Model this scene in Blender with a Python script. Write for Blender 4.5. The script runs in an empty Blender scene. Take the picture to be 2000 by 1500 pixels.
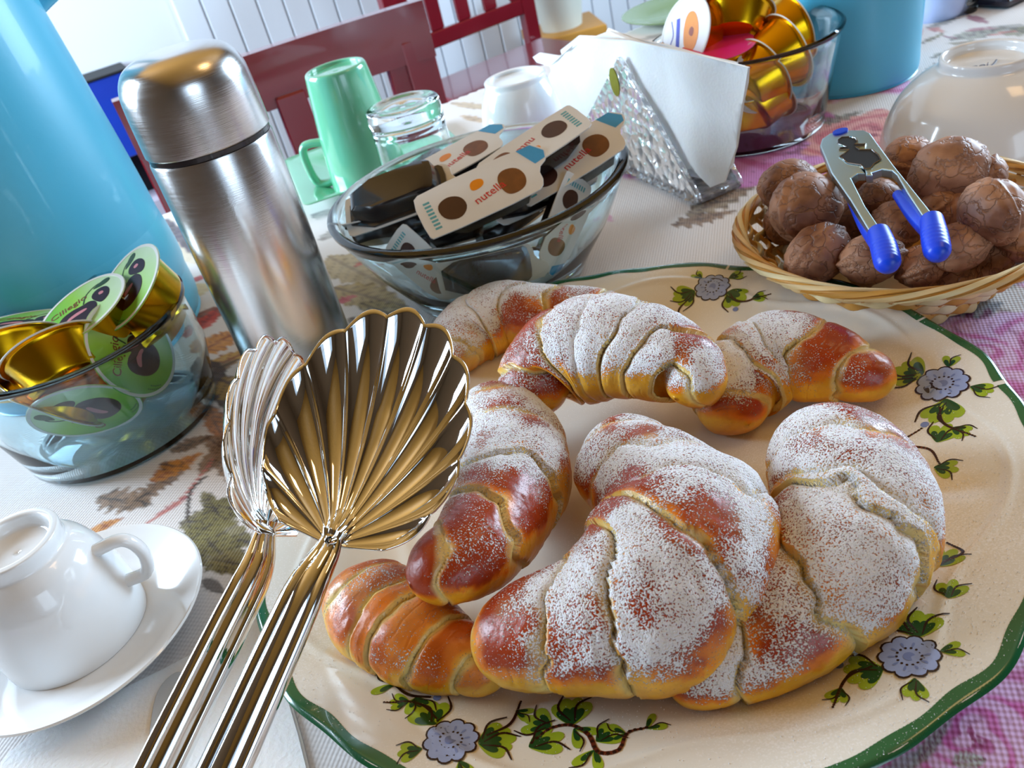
import bpy, math, random
import numpy as np
from mathutils import Vector, Matrix, noise as mnoise

# ---------------------------------------------------------------- camera, world, light, exposure
# all lengths in this script are centimetres, written to Blender in metres
S = 0.01
rnd = random.Random(7)
scn = bpy.context.scene
COL = scn.collection
FPX = 1653.82; PITCH = math.radians(33.935); ROLL = math.radians(-15.095); CAMH = 26.0
fw = np.array([0, math.cos(PITCH), -math.sin(PITCH)])
_u = np.array([0, math.sin(PITCH), math.cos(PITCH)]); _r = np.array([1., 0, 0])
CR = math.cos(ROLL)*_r + math.sin(ROLL)*_u
CU = -math.sin(ROLL)*_r + math.cos(ROLL)*_u
CO = np.array([0, 0, CAMH])
cam_d = bpy.data.cameras.new('camera'); cam = bpy.data.objects.new('camera', cam_d); COL.objects.link(cam)
cam_d.sensor_width = 36; cam_d.lens = FPX/2000*36; cam_d.clip_start = 0.01; cam_d.clip_end = 50
M = Matrix.Identity(4)
for i in range(3):
    M[i][0] = CR[i]; M[i][1] = CU[i]; M[i][2] = -fw[i]; M[i][3] = CO[i]*S
cam.matrix_world = M
cam_d.dof.use_dof = True; cam_d.dof.focus_distance = 0.33; cam_d.dof.aperture_fstop = 24
scn.camera = cam
scn.view_settings.view_transform = 'Standard'; scn.view_settings.look = 'None'
scn.view_settings.gamma = 1.0; scn.view_settings.use_curve_mapping = False
scn.view_settings.exposure = 0.1

# room frame: the table's long edge runs along E1, away from the camera is E2
TA = math.radians(21.9)
E1 = np.array([math.cos(TA), math.sin(TA), 0]); E2 = np.array([-math.sin(TA), math.cos(TA), 0])
ORG = np.array([0.5, 96.3, 0.])            # a point on the table's far edge
def uvw(u, v, z): return ORG + E1*u + E2*v + np.array([0, 0, z])
ZFLOOR = -75.0; ZCEIL = 175.0; VWALL = 158.0; UL, UR, VB = -170.0, 230.0, -300.0

world = bpy.data.worlds.new('world'); scn.world = world; world.use_nodes = True
wn = world.node_tree.nodes; wn['Background'].inputs[0].default_value = (0.55, 0.75, 1.0, 1); wn['Background'].inputs[1].default_value = 1.0

def area(name, u, v, z, w, h, du, dv, dz, power, color):
    l = bpy.data.lights.new(name, 'AREA'); l.shape = 'RECTANGLE'; l.size = w*S; l.size_y = h*S
    l.energy = power; l.color = color
    o = bpy.data.objects.new(name, l); COL.objects.link(o)
    o.location = Vector(uvw(u, v, z)*S)
    d = Vector(E1*du + E2*dv + np.array([0, 0, dz]))
    o.rotation_euler = d.to_track_quat('-Z', 'Y').to_euler()
    return o
# daylight just inside the three windows, a warm lamp over the table
area('window_light_right', UR-8, -30, 62, 110, 100, -1, 0.12, -0.25, 78, (0.58, 0.79, 1.0))
area('window_light_left', UL+8, 70, 66, 110, 100, 1, -0.25, -0.2, 92, (0.64, 0.82, 1.0))
area('window_light_back', -20, VB+8, 60, 80, 100, 0, 1, -0.1, 7, (0.64, 0.82, 1.0))
area('lamp_light', 60, -110, 140, 40, 40, 0.0, 0, -1, 3.0, (1.0, 0.62, 0.28))

# ---------------------------------------------------------------- helpers
def ray(px, py): return (px-1000)/FPX*CR - (py-750)/FPX*CU + fw
def P(px, py, z=0.): d = ray(px, py); return CO + d*((z-CAMH)/d[2])
def D(px, py, t): return CO + ray(px, py)*t
def hit(px, py, pt, n): d = ray(px, py); return CO + d*(np.dot(np.array(pt)-CO, n)/np.dot(d, n))
def unit(v): v = np.array(v, float); return v/np.linalg.norm(v)

def lin(c): return c/12.92 if c <= 0.04045 else ((c+0.055)/1.055)**2.4
def rgb(r, g, b): return (lin(r/255), lin(g/255), lin(b/255))

def hash3(i, j, k):
    h = (i*374761393 + j*668265263 + k*2147483647 + 1013904223).astype(np.int64) & 0x7fffffff
    h = ((h ^ (h >> 13))*1274126177) & 0x7fffffff
    h = ((h ^ (h >> 16))*974634777) & 0x7fffffff
    return (h & 0xffff)/65535.0
def vnoise(p, s):
    p = np.asarray(p, float)*s + 1000.0
    i = np.floor(p).astype(np.int64); f = p-i; f = f*f*(3-2*f)
    out = 0
    for a in (0, 1):
        for b in (0, 1):
            for c in (0, 1):
                w = (f[..., 0] if a else 1-f[..., 0])*(f[..., 1] if b else 1-f[..., 1])*(f[..., 2] if c else 1-f[..., 2])
                out = out + w*hash3(i[..., 0]+a, i[..., 1]+b, i[..., 2]+c)
    return out
def fbm(p, s, o=3):
    t = 0; a = .5; n = 0
    for k in range(o): t = t + a*vnoise(p, s*2**k); n += a; a *= .5
    return t/n
def sst(a, b, x): t = np.clip((x-a)/(b-a), 0, 1); return t*t*(3-2*t)

# --- materials
MATS = {}
def new_mat(name):
    m = bpy.data.materials.new(name); m.use_nodes = True
    nt = m.node_tree; b = nt.nodes['Principled BSDF']
    return m, nt, b
def nd(nt, kind, **kw):
    n = nt.nodes.new(kind)
    for k, v in kw.items():
        if k.startswith('_'): setattr(n, k[1:], v)
        else: n.inputs[k.replace('_', ' ')].default_value = v
    return n
def pmat(name, col, rough=.5, metal=0., trans=0., ior=1.5, coat=0., spec=None, bump=None, vary=None, sss=0., aniso=0.):
    if name in MATS: return MATS[name]
    m, nt, b = new_mat(name)
    b.inputs['Base Color'].default_value = (*col, 1); b.inputs['Roughness'].default_value = rough
    b.inputs['Metallic'].default_value = metal; b.inputs['Transmission Weight'].default_value = trans
    b.inputs['IOR'].default_value = ior; b.inputs['Coat Weight'].default_value = coat
    b.inputs['Coat Roughness'].default_value = .05
    if spec is not None: b.inputs['Specular IOR Level'].default_value = spec
    if sss: b.inputs['Subsurface Weight'].default_value = sss; b.inputs['Subsurface Radius'].default_value = (.004, .002, .001)
    if aniso: b.inputs['Anisotropic'].default_value = aniso
    tc = nd(nt, 'ShaderNodeTexCoord')
    if vary:      # (scale, amount, stretch)
        mp = nd(nt, 'ShaderNodeMapping'); mp.inputs['Scale'].default_value = vary[2] if len(vary) > 2 else (1, 1, 1)
        nz = nd(nt, 'ShaderNodeTexNoise', Scale=vary[0], Detail=4.)
        nt.links.new(tc.outputs['Object'], mp.inputs[0]); nt.links.new(mp.outputs[0], nz.inputs['Vector'])
        mx = nd(nt, 'ShaderNodeMix', _data_type='RGBA')
        a = vary[1]
        mx.inputs[6].default_value = tuple(max(0, c*(1-a)) for c in col)+(1,)
        mx.inputs[7].default_value = tuple(min(1, c*(1+a)) for c in col)+(1,)
        nt.links.new(nz.outputs[0], mx.inputs[0]); nt.links.new(mx.outputs[2], b.inputs['Base Color'])
    if bump:      # (scale, strength, distance)
        nz = nd(nt, 'ShaderNodeTexNoise', Scale=bump[0], Detail=3.)
        nt.links.new(tc.outputs['Object'], nz.inputs['Vector'])
        bp = nd(nt, 'ShaderNodeBump', Strength=bump[1], Distance=bump[2] if len(bump) > 2 else .001)
        nt.links.new(nz.outputs[0], bp.inputs['Height']); nt.links.new(bp.outputs[0], b.inputs['Normal'])
    MATS[name] = m; return m

# --- objects
def tag(o, label=None, cat=None, group=None, kind=None):
    if label: o['label'] = label
    if cat: o['category'] = cat
    if group: o['group'] = group
    if kind: o['kind'] = kind
    return o
def thing(name, label, cat, loc, rotz=0., group=None, mat3=None):
    o = bpy.data.objects.new(name, None); COL.objects.link(o); o.empty_display_size = .01
    if mat3 is not None:
        m = Matrix([[mat3[i][j] for j in range(3)] for i in range(3)]).to_4x4()
        m.translation = Vector(np.array(loc)*S); o.matrix_world = m
    else:
        o.location = Vector(np.array(loc, float)*S); o.rotation_euler = (0, 0, rotz)
    return tag(o, label, cat, group)
def mk(name, vf, mat, parent=None, smooth=True, angle=40, origin=None, label=None, kind=None):
    v, f = vf[0], vf[1]
    v = np.asarray(v, float)
    if parent is None:
        if origin is None: origin = np.array([*(v.min(0)+v.max(0))[:2]/2, v[:, 2].min()])
        v = v-np.array(origin)
    me = bpy.data.meshes.new(name)
    me.from_pydata((v*S).tolist(), [], f if isinstance(f, list) else f.tolist())
    if smooth:
        me.polygons.foreach_set('use_smooth', [True]*len(me.polygons))
        if angle: me.set_sharp_from_angle(angle=math.radians(angle))
    me.materials.append(mat)
    o = bpy.data.objects.new(name, me); COL.objects.link(o)
    if parent is not None: o.parent = parent
    else: o.location = Vector(np.array(origin, float)*S)
    if label: o['label'] = label
    if kind: o['kind'] = kind
    return o
def attr(o, name, vals):
    vals = np.asarray(vals, float)
    if vals.ndim == 2:
        a = o.data.attributes.new(name, 'FLOAT_COLOR', 'POINT')
        a.data.foreach_set('color', np.c_[vals[:, :3], np.ones(len(vals))].ravel())
    else:
        a = o.data.attributes.new(name, 'FLOAT', 'POINT'); a.data.foreach_set('value', vals)
def dup(root, loc=None, mat3=None, label=None, group=None):
    c = root.copy(); COL.objects.link(c)
    if mat3 is not None:
        m = Matrix([[mat3[i][j] for j in range(3)] for i in range(3)]).to_4x4(); m.translation = Vector(np.array(loc)*S); c.matrix_world = m
    elif loc is not None: c.location = Vector(np.array(loc)*S)
    if label: c['label'] = label
    if group: c['group'] = group
    for ch in list(root.children):
        d = ch.copy(); COL.objects.link(d); d.parent = c
        for g in ch.children:
            e = g.copy(); COL.objects.link(e); e.parent = d
    return c
# --- shapes
def cat(*vfs):
    V = []; F = []; n = 0
    for v, f in vfs:
        v = np.asarray(v, float); V.append(v)
        F += [[i+n for i in q] for q in (f if isinstance(f, list) else f.tolist())]; n += len(v)
    return np.vstack(V), F
def gridf(nu, nv, cu=False, cv=False):
    F = []
    for i in range(nu if cu else nu-1):
        for j in range(nv if cv else nv-1):
            a = i*nv+j; b = ((i+1) % nu)*nv+j; c = ((i+1) % nu)*nv+(j+1) % nv; d = i*nv+(j+1) % nv
            F.append([a, b, c, d])
    return F
def crom(pts, n):
    p = np.asarray(pts, float); p = np.vstack([2*p[0]-p[1], p, 2*p[-1]-p[-2]]); out = []
    m = len(p)-3
    for t in np.linspace(0, m-1e-9, n):
        i = int(t); f = t-i; a, b, c, d = p[i:i+4]
        out.append(.5*((2*b)+(-a+c)*f+(2*a-5*b+4*c-d)*f*f+(-a+3*b-3*c+d)*f**3))
    return np.array(out)
def lathe(prof, seg=72, n=None, closed=False):
    p = np.asarray(prof, float)
    if n: p = crom(p, n); p[:, 0] = np.maximum(p[:, 0], 0)
    t = np.linspace(0, 2*math.pi, seg, endpoint=False)
    v = np.stack([np.outer(np.cos(t), p[:, 0]), np.outer(np.sin(t), p[:, 0]), np.tile(p[:, 1], (seg, 1))], -1).reshape(-1, 3)
    # faces oriented outwards for a profile listed from the bottom up on the outside
    F = gridf(seg, len(p), True, closed)
    return v, F
def tube(pts, rad, seg=12, caps=True, n=None, flat=None, up=(0, 0, 1)):
    p = np.asarray(pts, float); rad = np.broadcast_to(np.asarray(rad, float), (len(p),))
    if n:
        q = crom(np.c_[p, rad], n); p, rad = q[:, :3], np.maximum(q[:, 3], 1e-3)
    T = np.gradient(p, axis=0); T /= np.linalg.norm(T, axis=1)[:, None]+1e-9
    up = np.array(up, float); Sd = np.cross(T, up)
    bad = np.linalg.norm(Sd, axis=1) < .05
    Sd[bad] = np.cross(T[bad], [1, 0.1, 0]); Sd /= np.linalg.norm(Sd, axis=1)[:, None]
    N = np.cross(Sd, T); t = np.linspace(0, 2*math.pi, seg, endpoint=False)
    fl = flat if flat is not None else 1.
    v = p[:, None]+rad[:, None, None]*(np.cos(t)[None, :, None]*Sd[:, None]+fl*np.sin(t)[None, :, None]*N[:, None])
    F = gridf(len(p), seg, False, True); v = v.reshape(-1, 3)
    if caps:
        F.append(list(range(seg))[::1]); F.append(list(range(len(v)-seg, len(v)))[::-1])
    return v, F
def box(x0, x1, y0, y1, z0, z1, b=0.):
    if b <= 0:
        v = [(x, y, z) for z in (z0, z1) for x, y in ((x0, y0), (x1, y0), (x1, y1), (x0, y1))]
        return np.array(v, float), [[3, 2, 1, 0], [4, 5, 6, 7], [0, 1, 5, 4], [1, 2, 6, 5], [2, 3, 7, 6], [3, 0, 4, 7]]
    rings = []
    for z, i in ((z0, b), (z0+b, 0), (z1-b, 0), (z1, b)):
        c = b
        rings.append([(x0+i, y0+i+c*.5, z), (x0+i+c*.5, y0+i, z), (x1-i-c*.5, y0+i, z), (x1-i, y0+i+c*.5, z),
                      (x1-i, y1-i-c*.5, z), (x1-i-c*.5, y1-i, z), (x0+i+c*.5, y1-i, z), (x0+i, y1-i-c*.5, z)])
    v = np.array(rings, float).reshape(-1, 3); F = gridf(4, 8, False, True)
    F = [q[::-1] for q in F]
    F.append(list(range(8))[::-1]); F.append(list(range(24, 32)))
    return v, F
def xf(vf, loc=(0, 0, 0), m=None, rz=None, sc=None):
    v = np.asarray(vf[0], float)
    if sc is not None: v = v*np.array(sc)
    if rz is not None:
        c, s = math.cos(rz), math.sin(rz); v = v@np.array([[c, s, 0], [-s, c, 0], [0, 0, 1]])
    if m is not None: v = v@np.array(m).T
    return v+np.array(loc), vf[1]
def frame(x, y, z): return np.stack([x, y, z], 1)     # columns are the axes
def outline(pts, h, bev=.02, res=2):
    """solid plate from a 2-D outline (cm), thickness h, rounded edges; centred on z = 0"""
    cu = bpy.data.curves.new('t', 'CURVE'); cu.dimensions = '2D'; cu.fill_mode = 'BOTH'
    loops = pts if isinstance(pts[0][0], (list, tuple, np.ndarray)) else [pts]
    for lp in loops:
        sp = cu.splines.new('POLY'); sp.points.add(len(lp)-1)
        for i, q in enumerate(lp): sp.points[i].co = (q[0], q[1], 0, 1)
        sp.use_cyclic_u = True
    cu.extrude = max(h/2-bev, 1e-4); cu.bevel_depth = bev; cu.bevel_resolution = res; cu.offset = -bev
    return curve_mesh(cu)
def curve_mesh(cu):
    o = bpy.data.objects.new('t', cu); COL.objects.link(o)
    dg = bpy.context.evaluated_depsgraph_get(); ev = o.evaluated_get(dg); me = ev.to_mesh()
    v = np.array([q.co[:] for q in me.vertices]); f = [list(q.vertices) for q in me.polygons]
    ev.to_mesh_clear(); bpy.data.objects.remove(o); bpy.data.curves.remove(cu)
    return v, f
def text(s, size=1., ext=.005, shear=0.):
    cu = bpy.data.curves.new('t', 'FONT'); cu.body = s; cu.size = size; cu.extrude = ext; cu.align_x = 'CENTER'; cu.align_y = 'CENTER'; cu.shear = shear
    cu.resolution_u = 3
    return curve_mesh(cu)
def disc(cx, cy, rx, ry, ang=0, z=0., n=20, h=.01):
    t = np.linspace(0, 2*math.pi, n, endpoint=False)
    x = rx*np.cos(t); y = ry*np.sin(t); c, s = math.cos(ang), math.sin(ang)
    X = cx+c*x-s*y; Y = cy+s*x+c*y
    v = np.vstack([np.c_[X, Y, np.full(n, z)], np.c_[X, Y, np.full(n, z+h)]])
    F = [list(range(n, 2*n)), list(range(n))[::-1]]+[[i, (i+1) % n, n+(i+1) % n, n+i] for i in range(n)]
    return v, F
def chaikin(p, k=2, closed=True):
    p = np.asarray(p, float)
    for _ in range(k):
        q = np.roll(p, -1, 0); p = np.stack([.75*p+.25*q, .25*p+.75*q], 1).reshape(-1, p.shape[1])
    return p
# ---------------------------------------------------------------- materials
GLASS = pmat('clear_glass', (.93, .985, .98), .01, trans=1., ior=1.47)
GLASS_T = pmat('tinted_glass', (.80, .95, 1.0), .01, trans=1., ior=1.5)
PORC = pmat('white_porcelain', (.85, .865, .88), .12, coat=.4, vary=(6, .03))
WALLW = pmat('white_painted_wall', rgb(232, 236, 240), .55, vary=(2, .03), bump=(60, .1, .002))
WALLG = pmat('warm_plaster', rgb(92, 68, 42), .8, vary=(2, .06))
CEILM = pmat('wooden_ceiling', rgb(190, 134, 58), .6, vary=(3, .25, (1, 12, 1)))
MAHOG = pmat('mahogany', rgb(122, 20, 34), .2, coat=.6, vary=(9, .3, (1, 6, 1)), bump=(40, .05))
STEEL = pmat('polished_steel', (.80, .79, .77), .04, metal=1.)
GOLD = pmat('gold_foil_cup', rgb(226, 172, 20), .25, metal=1., vary=(20, .08), bump=(90, .1, .0006))
FOILW = pmat('white_foil_edge', rgb(225, 222, 215), .35, vary=(30, .04))
TEAL = pmat('turquoise_ceramic', rgb(78, 176, 208), .38, vary=(9, .07), bump=(300, .12, .0004), coat=.15)
MINT = pmat('mint_ceramic', rgb(112, 190, 150), .12, coat=.7, vary=(12, .07))
BLACKP = pmat('black_plastic', (.018, .013, .013), .2, coat=.3, vary=(30, .3))
FLOORM = pmat('floor_tile_warm', rgb(70, 40, 26), .35, vary=(4, .2))

# ---------------------------------------------------------------- the room
def slab(name, u0, u1, v0, v1, z0, z1, mat, parent=None, b=0.):
    vf = box(u0, u1, v0, v1, z0, z1, b)
    vv = vf[0]@np.array([E1, E2, [0, 0, 1]])+ORG*[1, 1, 0]
    return mk(name, (vv, vf[1]), mat, None, smooth=False, origin=[*ORG[:2], 0])
def struct(o): o['kind'] = 'structure'; return o
fl = struct(slab('floor', UL-15, UR+15, VB-15, VWALL+15, ZFLOOR-6, ZFLOOR, FLOORM))
struct(slab('ceiling', UL-15, UR+15, VB-15, VWALL+15, ZCEIL, ZCEIL+6, CEILM))
wf = struct(slab('wall_far', UL-15, UR+15, VWALL+1.2, VWALL+15, ZFLOOR, ZCEIL, WALLW))
BOARD = pmat('white_panelling', rgb(226, 232, 240), .45, vary=(4, .03))
# vertical white boards over the far wall, one by one, starting right of the smooth stretch
pn = unit(E2)
wl_pt = uvw(0, VWALL, 0)
ub0 = (hit(345, 30, wl_pt, pn)-ORG)@E1
bwid = 6.9; nb = int((UR-5-ub0)/bwid)
bv, bf = box(0.25, bwid-.25, -1.0, 0.2, 0, ZCEIL-ZFLOOR-2, .35)
bme = None
for i in range(min(nb, 34)):
    if bme is None:
        vv = bv@np.array([E1, E2, [0, 0, 1]])
        o = mk('board', (vv, bf), BOARD, None, smooth=False, origin=(0, 0, 0)); bme = o.data
    else:
        o = bpy.data.objects.new('board', bme); COL.objects.link(o)
    o.parent = wf; o.location = Vector((E1*(ub0+i*bwid)+E2*(VWALL+1.0)+np.array([0, 0, ZFLOOR+1]))*S)
def wall_with_window(name, wname, axis, at, a0, a1, w0, w1, z0, z1, mat):
    """axis 'u': wall plane u = at spanning v a0..a1; 'v': plane v = at spanning u a0..a1. Window hole w0..w1, z0..z1"""
    out = []; th = 12 if at > 0 else -12
    lo, hi = (at, at+th) if th > 0 else (at+th, at)
    for (p0, p1, q0, q1) in ((a0, w0, ZFLOOR, ZCEIL), (w1, a1, ZFLOOR, ZCEIL), (w0, w1, ZFLOOR, z0), (w0, w1, z1, ZCEIL)):
        out.append(box(lo, hi, p0, p1, q0, q1) if axis == 'u' else box(p0, p1, lo, hi, q0, q1))
    v, f = cat(*out); v = v@np.array([E1, E2, [0, 0, 1]])+ORG*[1, 1, 0]
    struct(mk(name, (v, f), mat, None, smooth=False, origin=[*ORG[:2], 0]))
    fr = []; t = 4; m = (lo+hi)/2; zm = (z0+z1)/2; pm = (w0+w1)/2
    for (p0, p1, q0, q1) in ((w0, w0+t, z0, z1), (w1-t, w1, z0, z1), (w0, w1, z0, z0+t), (w0, w1, z1-t, z1), (pm-3, pm+3, z0, z1), (w0, w1, zm-2, zm+2)):
        fr.append(box(m-2, m+2, p0, p1, q0, q1) if axis == 'u' else box(p0, p1, m-2, m+2, q0, q1))
    v, f = cat(*fr); v = v@np.array([E1, E2, [0, 0, 1]])+ORG*[1, 1, 0]
    struct(mk(wname, (v, f), WALLW, None, smooth=False, origin=[*ORG[:2], 0]))
wall_with_window('wall_right', 'window_1', 'u', UR, VB, VWALL, -90, 30, 0, 120, WALLG)
wall_with_window('wall_left', 'window_2', 'u', UL, VB, VWALL, 10, 130, 0, 120, WALLG)
wall_with_window('wall_back', 'window_3', 'v', VB, UL, UR, -100, 60, 0, 120, WALLG)

# ---------------------------------------------------------------- table and cloth
TU0, TU1, TV0 = -72.0, 118.0, -118.0
tb = thing('table', 'long table hidden beneath the floral cloth', 'table', [*uvw((TU0+TU1)/2, TV0/2, 0)[:2], ZFLOOR], TA)
hw = (TU1-TU0)/2; hv = -TV0/2
WOOD = pmat('table_wood', rgb(96, 52, 30), .4, vary=(6, .3, (1, 8, 1)))
mk('tabletop', box(-hw+.6, hw-.6, -hv+.6, hv-.6, -ZFLOOR-3.4, -ZFLOOR-.35, .2), WOOD, tb, False)
for sx in (-1, 1):
    for sy in (-1, 1):
        cx, cy = sx*(hw-9), sy*(hv-9)
        mk('leg', box(cx-3, cx+3, cy-3, cy+3, 0, -ZFLOOR-3.4, .4), WOOD, tb, False)

# the cloth: a fan-shaped grid, fine near the viewer's side, folded down at the table's edges
ang = np.concatenate([np.linspace(-150, -52, 60, endpoint=False), np.linspace(-52, 56, 560, endpoint=False), np.linspace(56, 210, 90, endpoint=False)])
angr = np.radians(90-ang)
rr = np.concatenate([[0.05, 3, 6, 9], np.exp(np.linspace(math.log(12), math.log(185), 520))])
na, nr = len(ang), len(rr)
gx = np.outer(np.cos(angr), rr).ravel(); gy = np.outer(np.sin(angr), rr).ravel()+2.
q = np.stack([gx, gy, np.zeros_like(gx)], 1)-ORG
U_ = q@E1; V_ = q@E2
ou = np.maximum(np.maximum(TU0-U_, U_-TU1), 0); ov = np.maximum(np.maximum(TV0-V_, V_), 0); over = np.maximum(ou, ov)
Uc = np.clip(U_, TU0, TU1); Vc = np.clip(V_, TV0, 0.0)
drop = np.minimum(over, 26)
cv = ORG+np.outer(Uc, E1)+np.outer(Vc, E2)
cv[:, 2] = -drop
fold = .6*np.sin(Uc*.35)*np.minimum(drop/10, 1)
cv += np.outer(np.where(ov > ou, np.where(V_ > 0, 1, -1), 0)*(drop*.05+fold), E2)+np.outer(np.where(ou >= ov, np.where(U_ > 0, 1, -1), 0)*(drop > 0)*(drop*.05+fold), E1)
cv[:, 2] += .05*(fbm(np.c_[cv[:, :2], cv[:, 2]*0], .09)-.5)*(drop == 0)-.03
cv[:, 2] += .10*np.exp(-((np.abs((cv-ORG)@E2+38))/.35)**2)*0

# printed pattern, painted per point of the cloth
col = np.tile(np.array(rgb(224, 216, 212)), (len(cv), 1))
nz1 = fbm(np.c_[cv[:, :2], np.zeros(len(cv))], .12); nz2 = fbm(np.c_[cv[:, :2], np.ones(len(cv))*9], 1.7)
col *= (0.97+.06*nz1)[:, None]
def paint(mask, idx, c):
    m = mask[:, None]; col[idx] = col[idx]*(1-m)+np.array(c)*m
def near(cx, cy, r): return np.nonzero((np.abs(cv[:, 0]-cx) < r) & (np.abs(cv[:, 1]-cy) < r))[0]
def leaf(cx, cy, a, L, W, c1, c2, alpha=.95, veins=9, ser=.12):
    idx = near(cx, cy, L); 
    if not len(idx): return
    x = cv[idx, 0]-cx; y = cv[idx, 1]-cy; u = (x*math.cos(a)+y*math.sin(a))/L+.5; v = (-x*math.sin(a)+y*math.cos(a))
    uu = np.clip(u, 0, 1); w = W/2*np.sin(math.pi*uu**.75)*(1+ser*np.sin(uu*38+np.sign(v)))
    ok = sst(.06, -.06, np.abs(v)-w)*(u > 0)*(u < 1)
    vein = np.maximum(sst(.09, .02, np.abs(v)/max(W, .1)*1.2), sst(.55, .95, np.sin((uu-np.abs(v)/W*.35)*veins*6.28))*.75)
    nn = nz2[idx]
    k = np.clip(vein*.8+(nn-.5)*1.1+.15, 0, 1)
    paint(ok*alpha, idx, 0) if False else None
    cc = np.array(c1)[None]*(1-k[:, None])+np.array(c2)[None]*k[:, None]
    m = (ok*alpha*(.82+.3*nn)).clip(0, 1)[:, None]; col[idx] = col[idx]*(1-m)+cc*m
def rose(cx, cy, R, c1, c2, c3, seed=0., alpha=.95, sq=1.):
    idx = near(cx, cy, R*1.3)
    if not len(idx): return
    x = cv[idx, 0]-cx; y = (cv[idx, 1]-cy)/sq; r = np.hypot(x, y)/R; t = np.arctan2(y, x)+seed
    edge = 1+.10*np.sin(5*t)+.06*np.sin(11*t+1)
    ok = sst(1.03, .95, r/edge)
    sw = np.sin(r*15+1.6*np.sin(3*t+r*4)+t)
    k = sst(-.2, .9, sw)*(.55+.6*nz2[idx])
    fine = vnoise(np.c_[cv[idx, :2]*[1, 1], np.zeros(len(idx))], 3.5)
    cc = np.array(c1)[None]*(1-k[:, None])+np.array(c2)[None]*k[:, None]
    d = (sst(.5, 0, r)*.8*(sw > .1)+sst(.78, .9, fine)*.5)[:, None].clip(0, 1); cc = cc*(1-d)+np.array(c3)*d
    m = (ok*alpha)[:, None]; col[idx] = col[idx]*(1-m)+cc*m
def stroke(pts, w, c, alpha=.9):
    p = crom(np.array(pts, float), 14)
    for i in range(len(p)-1):
        a, b = p[i], p[i+1]; idx = near(*((a+b)/2)[:2], np.hypot(*(b-a)[:2])+w*1.5)
        if not len(idx): continue
        xy = cv[idx, :2]; ab = (b-a)[:2]; t = np.clip(((xy-a[:2])@ab)/(ab@ab+1e-9), 0, 1)
        d = np.hypot(*(xy-(a[:2]+t[:, None]*ab)).T)
        paint(sst(w*.6, w*.4, d)*alpha, idx, c)
OLIVE, OLIVD = rgb(122, 112, 52), rgb(52, 36, 22)
GREYG, GREYD = rgb(150, 146, 138), rgb(96, 90, 92)
ORNG, ORND = rgb(214, 142, 36), rgb(146, 74, 20)
PINK, PINKD, CRIM = rgb(226, 176, 226), rgb(196, 70, 150), rgb(120, 10, 70)
DUSTY, DUSTD = rgb(206, 130, 118), rgb(150, 40, 60)
BROWN, BROWD = rgb(150, 118, 88), rgb(84, 56, 40)
prng = random.Random(31)
# loose scatter of motifs everywhere first, the recognisable ones on top
for i in range(150):
    u = prng.uniform(TU0, TU1); v = prng.uniform(TV0, 0); c = uvw(u, v, 0)
    k = prng.random()
    if k < .45:
        for j in range(prng.randint(2, 4)): leaf(c[0]+prng.uniform(-3, 3), c[1]+prng.uniform(-3, 3), prng.uniform(0, 6.3), prng.uniform(4, 7), prng.uniform(1.6, 3), *(prng.choice([(GREYG, GREYD), (OLIVE, OLIVD), (BROWN, BROWD), (rgb(150, 150, 130), OLIVD)])), .75)
    elif k < .6: rose(c[0], c[1], prng.uniform(3, 5), PINK, PINKD, CRIM, prng.uniform(0, 6))
    elif k < .85:
        for j in range(3): leaf(c[0]+j*1.3, c[1]+prng.uniform(-1.5, 1.5), prng.uniform(0, 6.3), 2.6, .9, DUSTY, DUSTD, .8)
    else: stroke([(c[0], c[1], 0), (c[0]+3, c[1]+2, 0), (c[0]+5, c[1]-1, 0)], .25, rgb(150, 90, 110))
def lf(x0, y0, x1, y1, wpx, c1, c2, alpha=.95, veins=8, ser=.12):
    a = P(x0, y0); b = P(x1, y1); L = np.hypot(*(b-a)[:2]); m = (a+b)/2
    sc = FPX/((m-CO)@fw); leaf(m[0], m[1], math.atan2(b[1]-a[1], b[0]-a[0]), L, wpx/sc, c1, c2, alpha, veins, ser)
def blank(x, y, r):                     # an unprinted stretch of cloth
    c = P(x, y); idx = near(c[0], c[1], r*1.2); d = np.hypot(cv[idx, 0]-c[0], cv[idx, 1]-c[1])/r
    paint(sst(1.05, .8, d), idx, rgb(226, 220, 218))
for b in ((130, 960, 4.5), (230, 1000, 5), (330, 1120, 5), (1280, 440, 5), (1200, 480, 6), (1330, 470, 6), (480, 1240, 5), (360, 500, 8), (340, 440, 8), (920, 190, 9), (700, 560, 5), (960, 175, 8), (640, 470, 6), (1200, 400, 5), (1700, 215, 4), (1620, 240, 4), (1990, 620, 3.), (460, 840, 3.5), (500, 1150, 4), (620, 1420, 6)):
    blank(*b)
# left foreground: pine cones, olive leaves, orange petals
lf(190, 970, 300, 985, 62, BROWN, OLIVD, .95, 5, .3); lf(240, 995, 330, 930, 60, BROWN, OLIVD, .95, 5, .3); lf(290, 960, 375, 905, 40, BROWN, BROWD, .9, 4, .3)
lf(375, 1060, 480, 950, 95, OLIVE, OLIVD); lf(370, 1040, 500, 1060, 95, OLIVE, OLIVD); lf(400, 1050, 470, 1120, 90, OLIVE, OLIVD); lf(350, 1020, 460, 1010, 70, OLIVE, OLIVD)
lf(395, 1130, 440, 1160, 26, OLIVD, OLIVD, .8); lf(392, 930, 440, 850, 44, BROWN, OLIVD)
lf(290, 940, 400, 880, 52, ORNG, ORND); lf(165, 1045, 240, 1010, 34, ORNG, ORND); lf(310, 905, 375, 915, 34, ORNG, BROWD)
lf(300, 1010, 380, 960, 20, DUSTY, DUSTD, .85); stroke([P(285, 1020), P(340, 985), P(390, 930), P(420, 890)], .18, rgb(190, 110, 100)); stroke([P(365, 1015), P(372, 960), P(400, 930)], .22, OLIVD)
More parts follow.
